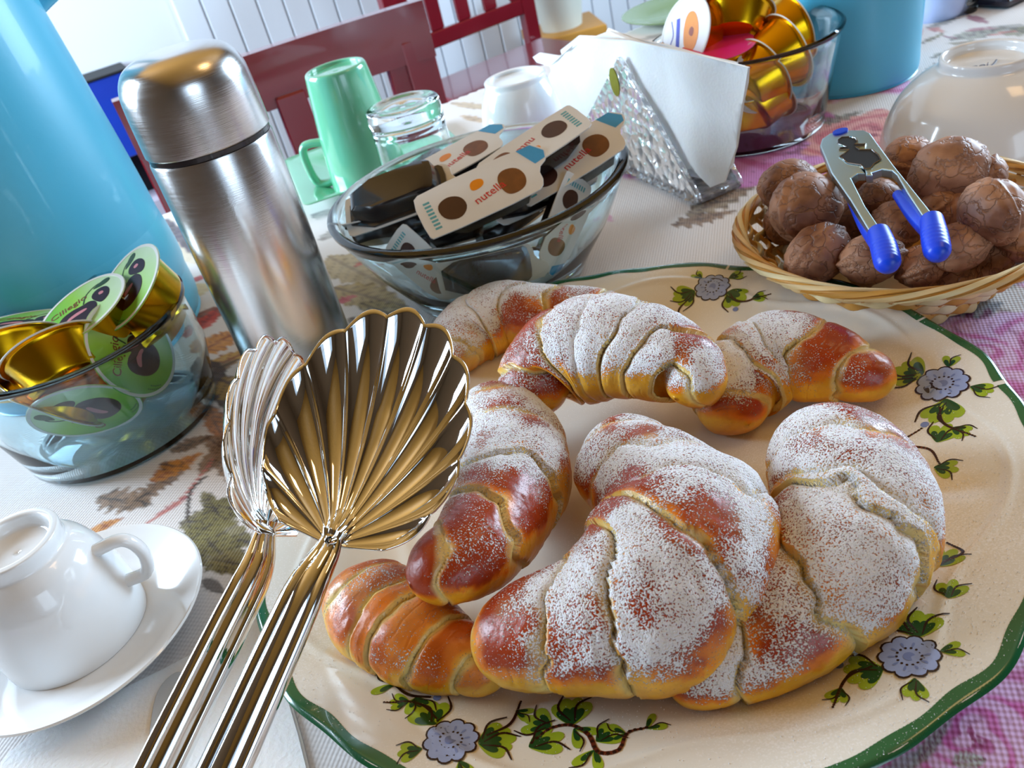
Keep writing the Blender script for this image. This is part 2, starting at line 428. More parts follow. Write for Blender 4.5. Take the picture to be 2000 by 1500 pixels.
lf(345, 1075, 440, 1000, 70, OLIVE, OLIVD); lf(400, 985, 520, 1000, 60, OLIVE, OLIVD, .9); lf(410, 1090, 520, 1110, 60, rgb(130, 116, 60), OLIVD); lf(430, 860, 470, 960, 56, BROWN, OLIVD); lf(395, 960, 430, 1010, 30, OLIVE, OLIVD)
lf(330, 880, 420, 850, 44, BROWN, OLIVD, .9); lf(405, 790, 440, 870, 40, rgb(196, 120, 40), BROWD, .9)
# red and orange flower between jar and flask
lf(375, 620, 470, 600, 60, rgb(150, 60, 20), BROWD); lf(380, 650, 425, 600, 52, rgb(206, 56, 24), rgb(120, 20, 20)); lf(385, 690, 475, 640, 85, ORNG, ORND); lf(400, 720, 500, 680, 60, rgb(205, 160, 60), ORND)
lf(390, 735, 470, 700, 44, BROWN, OLIVD); lf(400, 700, 440, 800, 56, BROWD, OLIVD); lf(430, 740, 520, 780, 80, rgb(190, 150, 70), BROWD); lf(360, 550, 420, 535, 22, rgb(200, 60, 60), rgb(170, 30, 40), .9)
lf(350, 575, 420, 560, 70, rgb(214, 190, 110), rgb(190, 150, 70), .7); lf(400, 850, 470, 900, 40, BROWN, BROWD); 
lf(285, 430, 400, 520, 90, rgb(224, 200, 140), rgb(206, 176, 110), .5); lf(322, 425, 378, 500, 24, rgb(70, 52, 80), rgb(40, 24, 36), .95)
# right of the flask, behind and left of the chocolate bowl
lf(640, 500, 760, 560, 90, rgb(190, 168, 118), rgb(140, 116, 76), .85); lf(650, 560, 800, 600, 80, rgb(186, 160, 100), rgb(120, 96, 60), .9); lf(620, 470, 700, 430, 40, GREYG, BROWD, .7)
lf(655, 590, 700, 575, 26, rgb(206, 110, 120), rgb(180, 60, 80), .9); lf(690, 520, 740, 500, 16, rgb(206, 110, 100), DUSTD, .9); lf(700, 590, 840, 640, 60, rgb(170, 150, 100), OLIVD, .9); lf(680, 620, 780, 650, 44, GREYG, BROWD, .9)
# under the crystal holder
lf(1310, 440, 1440, 410, 52, BROWN, BROWD, .95, 6, .3); lf(1340, 420, 1480, 360, 62, rgb(160, 140, 110), BROWD, .95, 5, .3); lf(1380, 400, 1490, 350, 40, BROWN, OLIVD, .9, 4, .3); lf(1165, 420, 1200, 432, 26, rgb(214, 150, 200), PINKD, .6); lf(880, 200, 980, 215, 26, rgb(196, 168, 120), BROWN, .8); lf(900, 225, 960, 240, 20, rgb(196, 160, 110), BROWN, .8)
# magenta rose behind the basket and the greys around it
c = P(1560, 285); rose(c[0], c[1], 6.5, rgb(200, 120, 190), rgb(176, 44, 130), rgb(110, 12, 80), .4, .95, 1.1)
c = P(1690, 262); rose(c[0], c[1], 4.5, rgb(220, 150, 140), rgb(196, 80, 90), rgb(130, 20, 40), 2., .95, 1.)
lf(1590, 245, 1690, 215, 34, rgb(140, 136, 120), BROWD, .9, 5, .3); lf(1500, 330, 1580, 300, 24, PINK, PINKD, .9)
for (a, b, c_, d, w_, k1, k2) in ((1800, 85, 1850, 60, 14, OLIVE, OLIVD), (1820, 112, 1870, 95, 22, rgb(120, 116, 84), OLIVD), (1850, 85, 1930, 80, 20, rgb(140, 126, 96), BROWN), (1880, 60, 1960, 52, 18, rgb(176, 130, 140), DUSTD), (1930, 68, 1995, 58, 12, DUSTY, DUSTD), (1890, 30, 1930, 45, 22, rgb(150, 60, 90), CRIM), (1810, 55, 1880, 30, 24, GREYG, GREYD), (1800, 150, 1830, 120, 12, GREYG, GREYD), (1840, 70, 1870, 75, 8, CRIM, CRIM), (1960, 85, 2000, 80, 14, OLIVE, BROWD)):
    lf(a, b, c_, d, w_, k1, k2, .85)
# right edge: grey leaves, crimson sprig, pink roses
lf(1790, 640, 1960, 590, 110, rgb(158, 160, 170), rgb(112, 116, 126), .95, 4, .05); lf(1900, 670, 2000, 630, 60, GREYG, GREYD, .95, 5, .05); lf(1950, 600, 2010, 640, 30, GREYG, DUSTD, .9)
for pth in ([(1880, 655), (1872, 630), (1864, 602)], [(1880, 655), (1892, 620), (1896, 600)], [(1880, 655), (1910, 640), (1930, 606)], [(1905, 665), (1930, 650), (1950, 648)]):
    stroke([P(*q_) for q_ in pth], .38, rgb(112, 14, 78))
for (x, y, R, sd) in ((1945, 735, 4.8, .3), (2030, 680, 3.6, 2.), (1900, 690, 2.0, 1.), (2010, 1390, 4.2, .9), (1960, 1500, 3.4, 2.6), (1900, 1440, 1.8, 0.)):
    c = P(x, y); rose(c[0], c[1], R, rgb(222, 186, 232), rgb(200, 84, 170), rgb(132, 20, 90), sd)
lf(1780, 1500, 1860, 1400, 26, rgb(150, 160, 150), rgb(90, 20, 70), .9); lf(1720, 1540, 1800, 1460, 40, rgb(170, 186, 190), rgb(120, 130, 140), .8); lf(1860, 1490, 1930, 1480, 40, rgb(170, 190, 180), rgb(110, 30, 70), .9)
# near the napkin: grey-blue leaf beside the saucer
lf(355, 1330, 480, 1240, 80, rgb(120, 124, 134), rgb(72, 76, 90), .9, 4, .05); lf(400, 1260, 500, 1180, 50, rgb(150, 146, 140), GREYD, .8, 4, .05)
CLOTH, nt, b = new_mat('printed_cotton')
b.inputs['Roughness'].default_value = .85; b.inputs['Sheen Weight'].default_value = .15
at = nd(nt, 'ShaderNodeAttribute', _attribute_name='print'); tc = nd(nt, 'ShaderNodeTexCoord')
mp = nd(nt, 'ShaderNodeMapping'); mp.inputs['Rotation'].default_value = (0, 0, TA); nt.links.new(tc.outputs['Object'], mp.inputs[0])
w1 = nd(nt, 'ShaderNodeTexWave', _wave_type='BANDS', _bands_direction='X', Scale=180., Distortion=.6, Detail=1.)
w2 = nd(nt, 'ShaderNodeTexWave', _wave_type='BANDS', _bands_direction='Y', Scale=150., Distortion=.6, Detail=1.)
for w in (w1, w2): nt.links.new(mp.outputs[0], w.inputs[0])
ad = nd(nt, 'ShaderNodeMath', _operation='ADD'); nt.links.new(w1.outputs[1], ad.inputs[0]); nt.links.new(w2.outputs[1], ad.inputs[1])
bp = nd(nt, 'ShaderNodeBump', Strength=.35, Distance=.0003); nt.links.new(ad.outputs[0], bp.inputs['Height']); nt.links.new(bp.outputs[0], b.inputs['Normal'])
mr = nd(nt, 'ShaderNodeMapRange'); mr.inputs[1].default_value = 0; mr.inputs[2].default_value = 2; mr.inputs[3].default_value = .91; mr.inputs[4].default_value = 1.05
nt.links.new(ad.outputs[0], mr.inputs[0])
mx = nd(nt, 'ShaderNodeMix', _data_type='RGBA', _blend_type='MULTIPLY'); mx.inputs[0].default_value = 1
nt.links.new(at.outputs[0], mx.inputs[6]); nt.links.new(mr.outputs[0], mx.inputs[7]); nt.links.new(mx.outputs[2], b.inputs['Base Color'])
F = gridf(na, nr, True, False)
tc_o = mk('tablecloth', (cv, [q_[::-1] for q_ in F]), CLOTH, None, True, 0, origin=[*ORG[:2], 0])
attr(tc_o, 'print', col); tag(tc_o, 'white tablecloth printed with pink roses, olive leaves and orange petals', 'tablecloth')

# ---------------------------------------------------------------- furniture behind the table
BLUEG = pmat('navy_gloss', rgb(24, 60, 170), .25, coat=.5, vary=(5, .5))
BLACKM = pmat('black_inside', (.006, .006, .008), .6, vary=(4, .2))
LINEN = pmat('folded_linen', rgb(186, 176, 190), .8, vary=(4, .15, (1, 1, 30)))
pc = uvw(0, VWALL-12, 0)
a = hit(150, 165, pc, pn); ca_u = (a-ORG)@E1; ca_z = a[2]
cb_u = (hit(325, 300, pc, pn)-ORG)@E1; ca_u -= 25
cab = thing('cabinet', 'low navy gloss cabinet with an open black compartment, left behind the flask', 'cabinet', [*uvw((ca_u+cb_u)/2, VWALL-5.5, 0)[:2], ZFLOOR], TA)
cw = (cb_u-ca_u)/2; ch = ca_z-ZFLOOR
zz = hit(250, 310, pc, pn)[2]-ZFLOOR
mk('body', cat(box(-cw, cw, -6, 6, zz, ch-.6, .2), box(-cw, -cw+2, -6, 6, 0, zz), box(cw-2, cw, -6, 6, 0, zz), box(-cw+2, cw-2, -6, 6, 0, 3), box(-cw+2, cw-2, 5, 6, 3, zz)), BLUEG, cab, False)
mk('top', box(-cw-.3, cw+.3, -6.3, 6, ch-.6, ch, .1), BLACKM, cab, False)
mk('inner_lining', box(-cw+2, cw-2, 4.4, 4.9, 3, zz), BLACKM, cab, False)
zl = hit(290, 392, pc, pn)[2]-ZFLOOR
for i in range(5):
    o = mk('folded_cloth', xf(box(-cw+5, cw-5, -5, 4, 0, (zl-3)/5-.25, 1.0), rz=TA), LINEN, None, False, origin=(0, 0, 0))
    o.location = Vector((uvw((ca_u+cb_u)/2, VWALL-5.5, 0)+np.array([0, 0, ZFLOOR+3.05+i*(zl-3)/5]))*S)
    tag(o, ['lowest', 'second from the bottom', 'middle', 'second from the top', 'topmost'][i]+' folded lilac cloth in the pile inside the navy cabinet', 'cloth', 'folded cloths in the cabinet')

def chair(label, u, v, rot, seatz=-30., backtop=8., w=41.):
    """origin on the floor, +y is the back side"""
    o = thing('dining_chair', label, 'chair', [*uvw(u, v, 0)[:2], ZFLOOR], TA+rot, 'mahogany dining chairs')
    sz = seatz-ZFLOOR; bt = backtop-ZFLOOR; h = w/2
    mk('seat', box(-h, h, -20, 19, sz-4, sz, 1.), MAHOG, o, False)
    mk('seat_apron', cat(box(-h+2, h-2, -18.5, -16.5, sz-9, sz-4), box(-h+2, -h+4, -16, 17, sz-9, sz-4), box(h-4, h-2, -16, 17, sz-9, sz-4)), MAHOG, o, False)
    for s_ in (-1, 1):
        mk('leg', box(s_*(h-2.2)-2, s_*(h-2.2)+2, -19, -15, 0, sz-4, .3), MAHOG, o, False)
        mk('leg', xf(box(s_*(h-2)-2, s_*(h-2)+2, 19.4, 22.6, 0, bt-4, .3)), MAHOG, o, False)
    ccx = np.linspace(-h, h, 15)
    vr = []
    for x in ccx:
        yb = 19+1.6*(1-(x/h)**2)
        vr += [(x, yb, bt-6.8), (x, yb+2, bt-6.6), (x, yb+2.1, bt), (x, yb, bt)]
    f = gridf(15, 4, False, True)+[[0, 1, 2, 3], [56, 59, 58, 57]]
    mk('top_rail', (np.array(vr), [q_[::-1] for q_ in f]), MAHOG, o, True, 40)
    mk('lower_rail', box(-h+3.5, h-3.5, 19.8, 21.6, sz+7, sz+11, .3), MAHOG, o, False)
    for k in (-2, -1, 0, 1, 2): mk('slat', box(k*w*.192-1.9, k*w*.192+1.9, 20.0, 21.4, sz+11, bt-5.5, .3), MAHOG, o, False)
    return o
rl = P(195, 205, 8.0); rr_ = P(800, 5, 8.0); mid = (rl+rr_)/2; q_ = mid-ORG
chair('mahogany dining chair with a broad top rail behind the mint mug', q_@E1, q_@E2-20, math.atan2(rr_[1]-rl[1], rr_[0]-rl[0])-TA, w=np.hypot(*(rr_-rl)[:2]))
q_ = P(1010, 135, -30)-ORG
chair('mahogany dining chair whose seat shows above the white napkins', q_@E1, q_@E2, math.radians(4), backtop=14., w=44)
q_ = P(1235, 60, -30)-ORG
chair('mahogany dining chair beyond the far table edge, above the red capsule lid', q_@E1+8, q_@E2-50, math.radians(8), backtop=9, w=40)
# a small potted flower against the wall between the chairs
q_ = hit(1098, 52, uvw(0, VWALL-18, 0), pn)
pf = thing('potted_flower', 'white pot with a pink flower standing far back between two chairs', 'plant', [q_[0], q_[1], ZFLOOR])
zt = q_[2]-ZFLOOR
mk('stand', cat(box(-11, 11, -11, 11, zt-3, zt, .3), box(-2, 2, -2, 2, 2, zt-3), box(-9, 9, -9, 9, 0, 2)), pmat('honey_wood', rgb(196, 140, 60), .5, vary=(5, .2)), pf, False)
mk('pot', lathe([(0, zt), (6, zt), (8, zt+13), (7.2, zt+13), (5.4, zt+1), (0, zt+1)], 32), pmat('cream_pot', rgb(216, 220, 208), .4, vary=(5, .05)), pf)
mk('soil', lathe([(0, zt+11.6), (6.9, zt+11.6)], 24), pmat('soil', (.03, .02, .015), .9, vary=(60, .4)), pf)
for k in range(7):
    a_ = k*.9; mk('leaf', xf(disc(4, 0, 5, 1.8, 0, 0, 12, .15), (0, 0, zt+14+k*.8), rz=a_), pmat('dark_leaf', rgb(40, 70, 40), .4, vary=(20, .3)), pf, False)
for k in range(5):
    a_ = k*1.256; mk('petal', xf(disc(2.2, 0, 2.3, 1.7, 0, 0, 12, .2), (0, -3, zt+20), rz=a_), pmat('pink_petal', rgb(230, 50, 120), .5, vary=(20, .2)), pf, False)
# ---------------------------------------------------------------- the big plate
PC = np.array([3.68, 28.39, 0.]); PR = 16.3
def plate_edge(t): return PR*(1+.006*np.cos(12*t)+.004*np.cos(24*t))
def plate_z(x, y):
    x = np.asarray(x, float)-PC[0]; y = np.asarray(y, float)-PC[1]; r = np.hypot(x, y); t = np.arctan2(y, x)
    z = .65+1.45*sst(9.3, 16.6, r)**.9
    rb = 14.7-.75*np.abs(np.cos(4*t+.5))**3-.3*np.cos(8*t)
    z = z+.10*np.exp(-((r-rb)/.22)**2)+.05*sst(rb-.2, rb+.6, r)
    rib = np.exp(-(np.sin(4*t+.5)/.13)**2*1.)
    z = z-.10*np.exp(-(np.cos(4*t+.5)/.16)**2)*sst(9.6, 11, r)*sst(14.8, 13.4, r)
    z = z+.05*np.exp(-((r-10.0)/.35)**2)
    return z
tt = np.linspace(0, 2*math.pi, 480, endpoint=False); rp = np.concatenate([np.linspace(0, 9, 14), np.linspace(9.15, 15.9, 90), [16.05, 16.2, 16.3]])
T2, R2 = np.meshgrid(tt, rp, indexing='ij'); Re = R2*(plate_edge(T2)/PR)**(R2/PR*1.)
X = PC[0]+Re*np.cos(T2); Y = PC[1]+Re*np.sin(T2); Z = plate_z(X, Y)
top = np.stack([X, Y, Z], -1); bot = top.copy(); bot[..., 2] = np.where(R2 > 9.0, Z-.38, .18); bot[..., 2] = np.where(np.abs(R2-9) < .4, .0, bot[..., 2])
full = np.concatenate([top, top[:, -1:, :]+np.stack([np.cos(tt)*.12, np.sin(tt)*.12, np.full(480, -.16)], -1)[:, None], bot[:, ::-1]], 1)
PLATEM, nt, b = new_mat('glazed_plate')
tc = nd(nt, 'ShaderNodeTexCoord'); n1 = nd(nt, 'ShaderNodeTexNoise', Scale=1400., Detail=2.); n2 = nd(nt, 'ShaderNodeTexNoise', Scale=14., Detail=3.)
nt.links.new(tc.outputs['Object'], n1.inputs[0]); nt.links.new(tc.outputs['Object'], n2.inputs[0])
mulm = nd(nt, 'ShaderNodeMath', _operation='MULTIPLY'); nt.links.new(n1.outputs[0], mulm.inputs[0]); nt.links.new(n2.outputs[0], mulm.inputs[1])
cr = nd(nt, 'ShaderNodeMapRange'); cr.inputs[1].default_value = .27; cr.inputs[2].default_value = .42; cr.inputs[3].default_value = 0; cr.inputs[4].default_value = .8
nt.links.new(mulm.outputs[0], cr.inputs[0])
mx = nd(nt, 'ShaderNodeMix', _data_type='RGBA'); mx.inputs[6].default_value = (*rgb(226, 220, 208), 1); mx.inputs[7].default_value = (*rgb(240, 236, 232), 1)
nt.links.new(cr.outputs[0], mx.inputs[0]); nt.links.new(mx.outputs[2], b.inputs['Base Color'])
rg = nd(nt, 'ShaderNodeMapRange'); rg.inputs[3].default_value = .12; rg.inputs[4].default_value = .6; nt.links.new(cr.outputs[0], rg.inputs[0]); nt.links.new(rg.outputs[0], b.inputs['Roughness'])
plate = thing('serving_plate', 'large round white plate with a green rim and painted flowers, holding the croissants', 'plate', PC)
mk('dish', (full.reshape(-1, 3)-PC, [q_ for q_ in gridf(480, full.shape[1], True, False)]), PLATEM, plate, True, 60)
# green painted rim with a few worn gaps
GREEN = pmat('green_rim_paint', rgb(22, 92, 56), .2, coat=.4, vary=(40, .25))
gp = []; gt = np.linspace(0, 2*math.pi, 720, endpoint=False)
gaps = [(math.atan2(P(px, py, 2.2)[1]-PC[1], P(px, py, 2.2)[0]-PC[0]), w) for px, py, w in ((1424, 516, .012), (1690, 566, .014), (1815, 618, .012), (1965, 745, .02))]
GV = []; GF = []
for i, t in enumerate(gt):
    t2 = gt[(i+1) % 720]
    if any(abs((t-g+math.pi) % (2*math.pi)-math.pi) < w*.4 for g, w in gaps): continue
    wv = .40+.05*math.sin(t*37)
    n = len(GV)
    for a_ in (t, t2):
        for k in range(5):
            e = plate_edge(a_); r_ = e-wv+(wv+.13)*k/4; x, y = PC[0]+r_*math.cos(a_), PC[1]+r_*math.sin(a_)
            z = float(plate_z(x, y))+.012 if k < 4 else float(plate_z(x, y))-.15
            GV.append((x-PC[0], y-PC[1], z))
    for k in range(4): GF.append([n+k, n+k+1, n+5+k+1, n+5+k])
mk('green_rim', (np.array(GV), GF), GREEN, plate, True, 0)
# painted flowers, thin films of glaze lying on the relief
LG = pmat('glaze_light_green', rgb(150, 172, 40), .25, vary=(200, .2)); DG = pmat('glaze_dark_green', rgb(22, 70, 30), .25, vary=(200, .2))
BR = pmat('glaze_dark_brown', rgb(40, 18, 16), .25, vary=(200, .2)); LB = pmat('glaze_pale_blue', rgb(150, 165, 206), .25, vary=(300, .08)); LB2 = pmat('glaze_mid_blue', rgb(116, 132, 180), .25, vary=(200, .1)); VN = pmat('glaze_vine_brown', rgb(96, 40, 24), .25, vary=(300, .3))
class Deco:
    def __init__(s): s.b = {}
    def add(s, key, pts, lvl):      # polygon (star-shaped about its mean) in plate-centred cm
        p = np.asarray(pts, float); c = p.mean(0); v = np.vstack([p, p*.5+c*.5, c[None]]); n = len(p)
        z = plate_z(v[:, 0]+PC[0], v[:, 1]+PC[1])+.014+.005*lvl
        F = [[i, (i+1) % n, n+(i+1) % n, n+i] for i in range(n)]+[[n+i, n+(i+1) % n, 2*n] for i in range(n)]
        s.b.setdefault(key, []).append((np.c_[v, z], F))
    def build(s, parent, names):
        for k, l in s.b.items(): mk(names[k], cat(*l), k, parent, True, 0, kind='stuff' if 'bead' in names[k] else None)
def circ(c, r, n=14, ry=None, a=0):
    t = np.linspace(0, 2*math.pi, n, endpoint=False); x = r*np.cos(t); y = (ry or r)*np.sin(t)
    return np.c_[c[0]+x*math.cos(a)-y*math.sin(a), c[1]+x*math.sin(a)+y*math.cos(a)]
def drop(c, a, L, W):
    t = np.linspace(0, 2*math.pi, 18, endpoint=False); x = L*(.5-.5*np.cos(t)); y = W/2*np.sin(t)*(.35+.65*(.5-.5*np.cos(t)))*1.25
    return np.c_[c[0]+x*math.cos(a)-y*math.sin(a), c[1]+x*math.sin(a)+y*math.cos(a)]
def ribbon(dc, key, pts, w, lvl, n=12):
    p = crom(np.c_[np.array(pts, float), np.zeros(len(pts))], n)[:, :2]
    for i in range(n-1):
        d = unit(p[i+1]-p[i]); nn = np.array([-d[1], d[0]]); f1 = w*(.35+.65*math.sin(math.pi*(i+.3)/n)); f2 = w*(.35+.65*math.sin(math.pi*(i+1.3)/n))
        dc.add(key, [p[i]-nn*f1/2, p[i+1]-nn*f2/2, p[i+1]+nn*f2/2, p[i]+nn*f1/2], lvl)
def spray(dc, c, a, s, n=4, fan=1.1, curl=1):
    for k in range(n):
        b_ = a+(k-(n-1)/2)*fan/max(n-1, 1); dc.add(LG, drop(c, b_, s*(1-.08*abs(k-(n-1)/2)), s*.42), 0)
        dc.add(DG, drop(c, b_+.08, s*.62, s*.24), 1)
        e = c+np.array([math.cos(b_), math.sin(b_)])*s; m_ = c+np.array([math.cos(b_+.35*curl), math.sin(b_+.35*curl)])*s*.7
        if k % 2 == 0: ribbon(dc, BR, [c+(e-c)*.15, m_, e+(e-c)*.12], s*.07, 2, 8)
def vine(dc, pts, w=.13):
    p = crom(np.c_[np.array(pts, float), np.zeros(len(pts))], 26)[:, :2]
    ribbon(dc, VN, pts, w, 1, 22)
    for i in range(0, 26): dc.add(BR, circ(p[i], w*.42, 6), 2)
def flower(px, py, rpx, a=0.):
    q = P(px, py, 1.6); c = (q-PC)[:2]; R = rpx/(FPX/((q-CO)@fw))
    t0 = math.atan2(c[1], c[0]); dc = Deco()
    for k in range(10): dc.add(BR, circ(c+R*.74*np.array([math.cos(k*.6283+a), math.sin(k*.6283+a)]), R*.31, 12), 3)
    dc.add(BR, circ(c, R*.75, 20), 3)
    for k in range(10): dc.add(LB, circ(c+R*.70*np.array([math.cos(k*.6283+a), math.sin(k*.6283+a)]), R*.27, 12), 4)
    dc.add(LB, circ(c, R*.70, 20), 4)
    for k in range(10): dc.add(LB2, drop(c+R*.42*np.array([math.cos(k*.6283+a), math.sin(k*.6283+a)]), k*.6283+a, R*.26, R*.10), 5)
    for k in range(14): dc.add(BR, circ(c+R*.40*np.array([math.cos(k*.4488), math.sin(k*.4488)]), R*.05, 7), 5)
    dc.add(LB2, circ(c, R*.2, 14), 5)
    U = lambda an, l: c+R*l*np.array([math.cos(t0+an), math.sin(t0+an)])
    spray(dc, U(1.9, 1.0), t0+2.2, R*1.35, 5, 1.5); spray(dc, U(-1.9, 1.0), t0-2.2, R*1.35, 4, 1.3, -1); spray(dc, U(.9, 1.0), t0+.9, R*.8, 2, .7); spray(dc, U(-.8, 1.05), t0-.9, R*.9, 3, .8, -1)
    vine(dc, [U(2.2, 1.3), U(2.4, 2.2), U(2.7, 3.0)], R*.12); vine(dc, [U(-2.1, 1.3), U(-2.0, 2.3), U(-1.7, 3.4)], R*.12)
    spray(dc, U(2.6, 2.6), t0+1.6, R*.75, 2, .8); spray(dc, U(-1.9, 2.6), t0-1.2, R*.8, 3, .9); dc.add(LB2, circ(U(-2.3, 2.3), R*.16, 10), 1)
    dc.build(plate, {BR: 'flower_outline', LB: 'blue_petals', LB2: 'petal_shading', LG: 'light_leaves', DG: 'dark_leaves', VN: 'vine'})
for f_ in ((1392, 568, 34, .1), (1840, 757, 47, .3), (885, 1455, 54, 0.), (1775, 1290, 56, .2)): flower(*f_)
dc = Deco()
def pv(px, py): return (P(px, py, 1.5)-PC)[:2]
vine(dc, [pv(1040, 1455), pv(1075, 1420), pv(1115, 1412), pv(1150, 1435), pv(1170, 1475), pv(1210, 1470), pv(1225, 1430), pv(1262, 1418)], .16)
for (x, y, a_, s_, n) in ((1075, 1418, 2.2, 1.1, 3), (1115, 1412, 1.2, 1.3, 4), (1120, 1420, -1.2, .9, 2), (1165, 1450, .2, .9, 3), (1162, 1470, -2.3, .9, 2), (1222, 1432, 2.6, .7, 2), (1262, 1420, .2, .7, 2), (1035, 1465, 0., 1.2, 3)): spray(dc, pv(x, y), a_+.2, s_, n)
vine(dc, [pv(775, 1345), pv(800, 1362), pv(840, 1362)], .14); spray(dc, pv(775, 1345), 2.8, .9, 2); spray(dc, pv(815, 1365), -1.4, .9, 3)
vine(dc, [pv(1800, 830), pv(1760, 850), pv(1815, 870), pv(1835, 900)], .12); spray(dc, pv(1770, 850), -2.6, 1., 3); spray(dc, pv(1830, 860), .6, 1.1, 3); spray(dc, pv(1825, 905), -.9, .9, 3)
vine(dc, [pv(1850, 1060), pv(1880, 1085), pv(1840, 1100), pv(1800, 1130)], .12); spray(dc, pv(1830, 1105), .4, 1., 3); spray(dc, pv(1850, 1180), .8, .9, 3)
dc.build(plate, {BR: 'vine_bead_line', LG: 'light_leaves', DG: 'dark_leaves', VN: 'vine'})

# ---------------------------------------------------------------- croissants
CROI, nt, b = new_mat('baked_croissant')
tc = nd(nt, 'ShaderNodeTexCoord'); ac = nd(nt, 'ShaderNodeAttribute', _attribute_name='crust'); asg = nd(nt, 'ShaderNodeAttribute', _attribute_name='sugar')
nA = nd(nt, 'ShaderNodeTexNoise', Scale=1500., Detail=2., Roughness=.6); nB = nd(nt, 'ShaderNodeTexNoise', Scale=260., Detail=3.); nC = nd(nt, 'ShaderNodeTexNoise', Scale=70., Detail=5.)
for n in (nA, nB, nC): nt.links.new(tc.outputs['Object'], n.inputs[0])
def mth(op, a=None, b_=None, c=None):
    n = nd(nt, 'ShaderNodeMath', _operation=op)
    for i, x in enumerate((a, b_, c)):
        if x is None: continue
        if isinstance(x, (int, float)): n.inputs[i].default_value = x
        else: nt.links.new(x, n.inputs[i])
    return n.outputs[0]
h_ = mth('ADD', mth('MULTIPLY', nA.outputs[0], 1.35), mth('MULTIPLY', nB.outputs[0], .22))
h_ = mth('ADD', h_, mth('MULTIPLY', nC.outputs[0], .30))
e_ = mth('SUBTRACT', mth('ADD', h_, mth('MULTIPLY', asg.outputs['Fac'], .52)), 1.255)
mr = nd(nt, 'ShaderNodeMapRange', _interpolation_type='SMOOTHSTEP'); mr.inputs[1].default_value = -.04; mr.inputs[2].default_value = .07; nt.links.new(e_, mr.inputs[0])
cm = nd(nt, 'ShaderNodeMix', _data_type='RGBA', _blend_type='MULTIPLY'); cm.inputs[0].default_value = .55
cr = nd(nt, 'ShaderNodeValToRGB'); cr.color_ramp.elements[0].position = .3; cr.color_ramp.elements[0].color = (.55, .40, .28, 1); cr.color_ramp.elements[1].position = .68; cr.color_ramp.elements[1].color = (1.25, 1.2, 1.1, 1)
nt.links.new(nC.outputs[0], cr.inputs[0]); nt.links.new(ac.outputs[0], cm.inputs[6]); nt.links.new(cr.outputs[0], cm.inputs[7])
mx = nd(nt, 'ShaderNodeMix', _data_type='RGBA'); mx.inputs[7].default_value = (.86, .86, .89, 1)
nt.links.new(mr.outputs[0], mx.inputs[0]); nt.links.new(cm.outputs[2], mx.inputs[6]); nt.links.new(mx.outputs[2], b.inputs['Base Color'])
rg = nd(nt, 'ShaderNodeMapRange'); rg.inputs[3].default_value = .33; rg.inputs[4].default_value = .9; nt.links.new(mr.outputs[0], rg.inputs[0]); nt.links.new(rg.outputs[0], b.inputs['Roughness'])
bh = mth('ADD', mth('MULTIPLY', mr.outputs[0], mth('ADD', nA.outputs[0], .4)), mth('MULTIPLY', nB.outputs[0], .35))
bp = nd(nt, 'ShaderNodeBump', Strength=.9, Distance=.001); nt.links.new(bh, bp.inputs['Height']); nt.links.new(bp.outputs[0], b.inputs['Normal'])
b.inputs['Subsurface Weight'].default_value = .12; b.inputs['Subsurface Radius'].default_value = (.006, .003, .001); b.inputs['Subsurface Scale'].default_value = .4

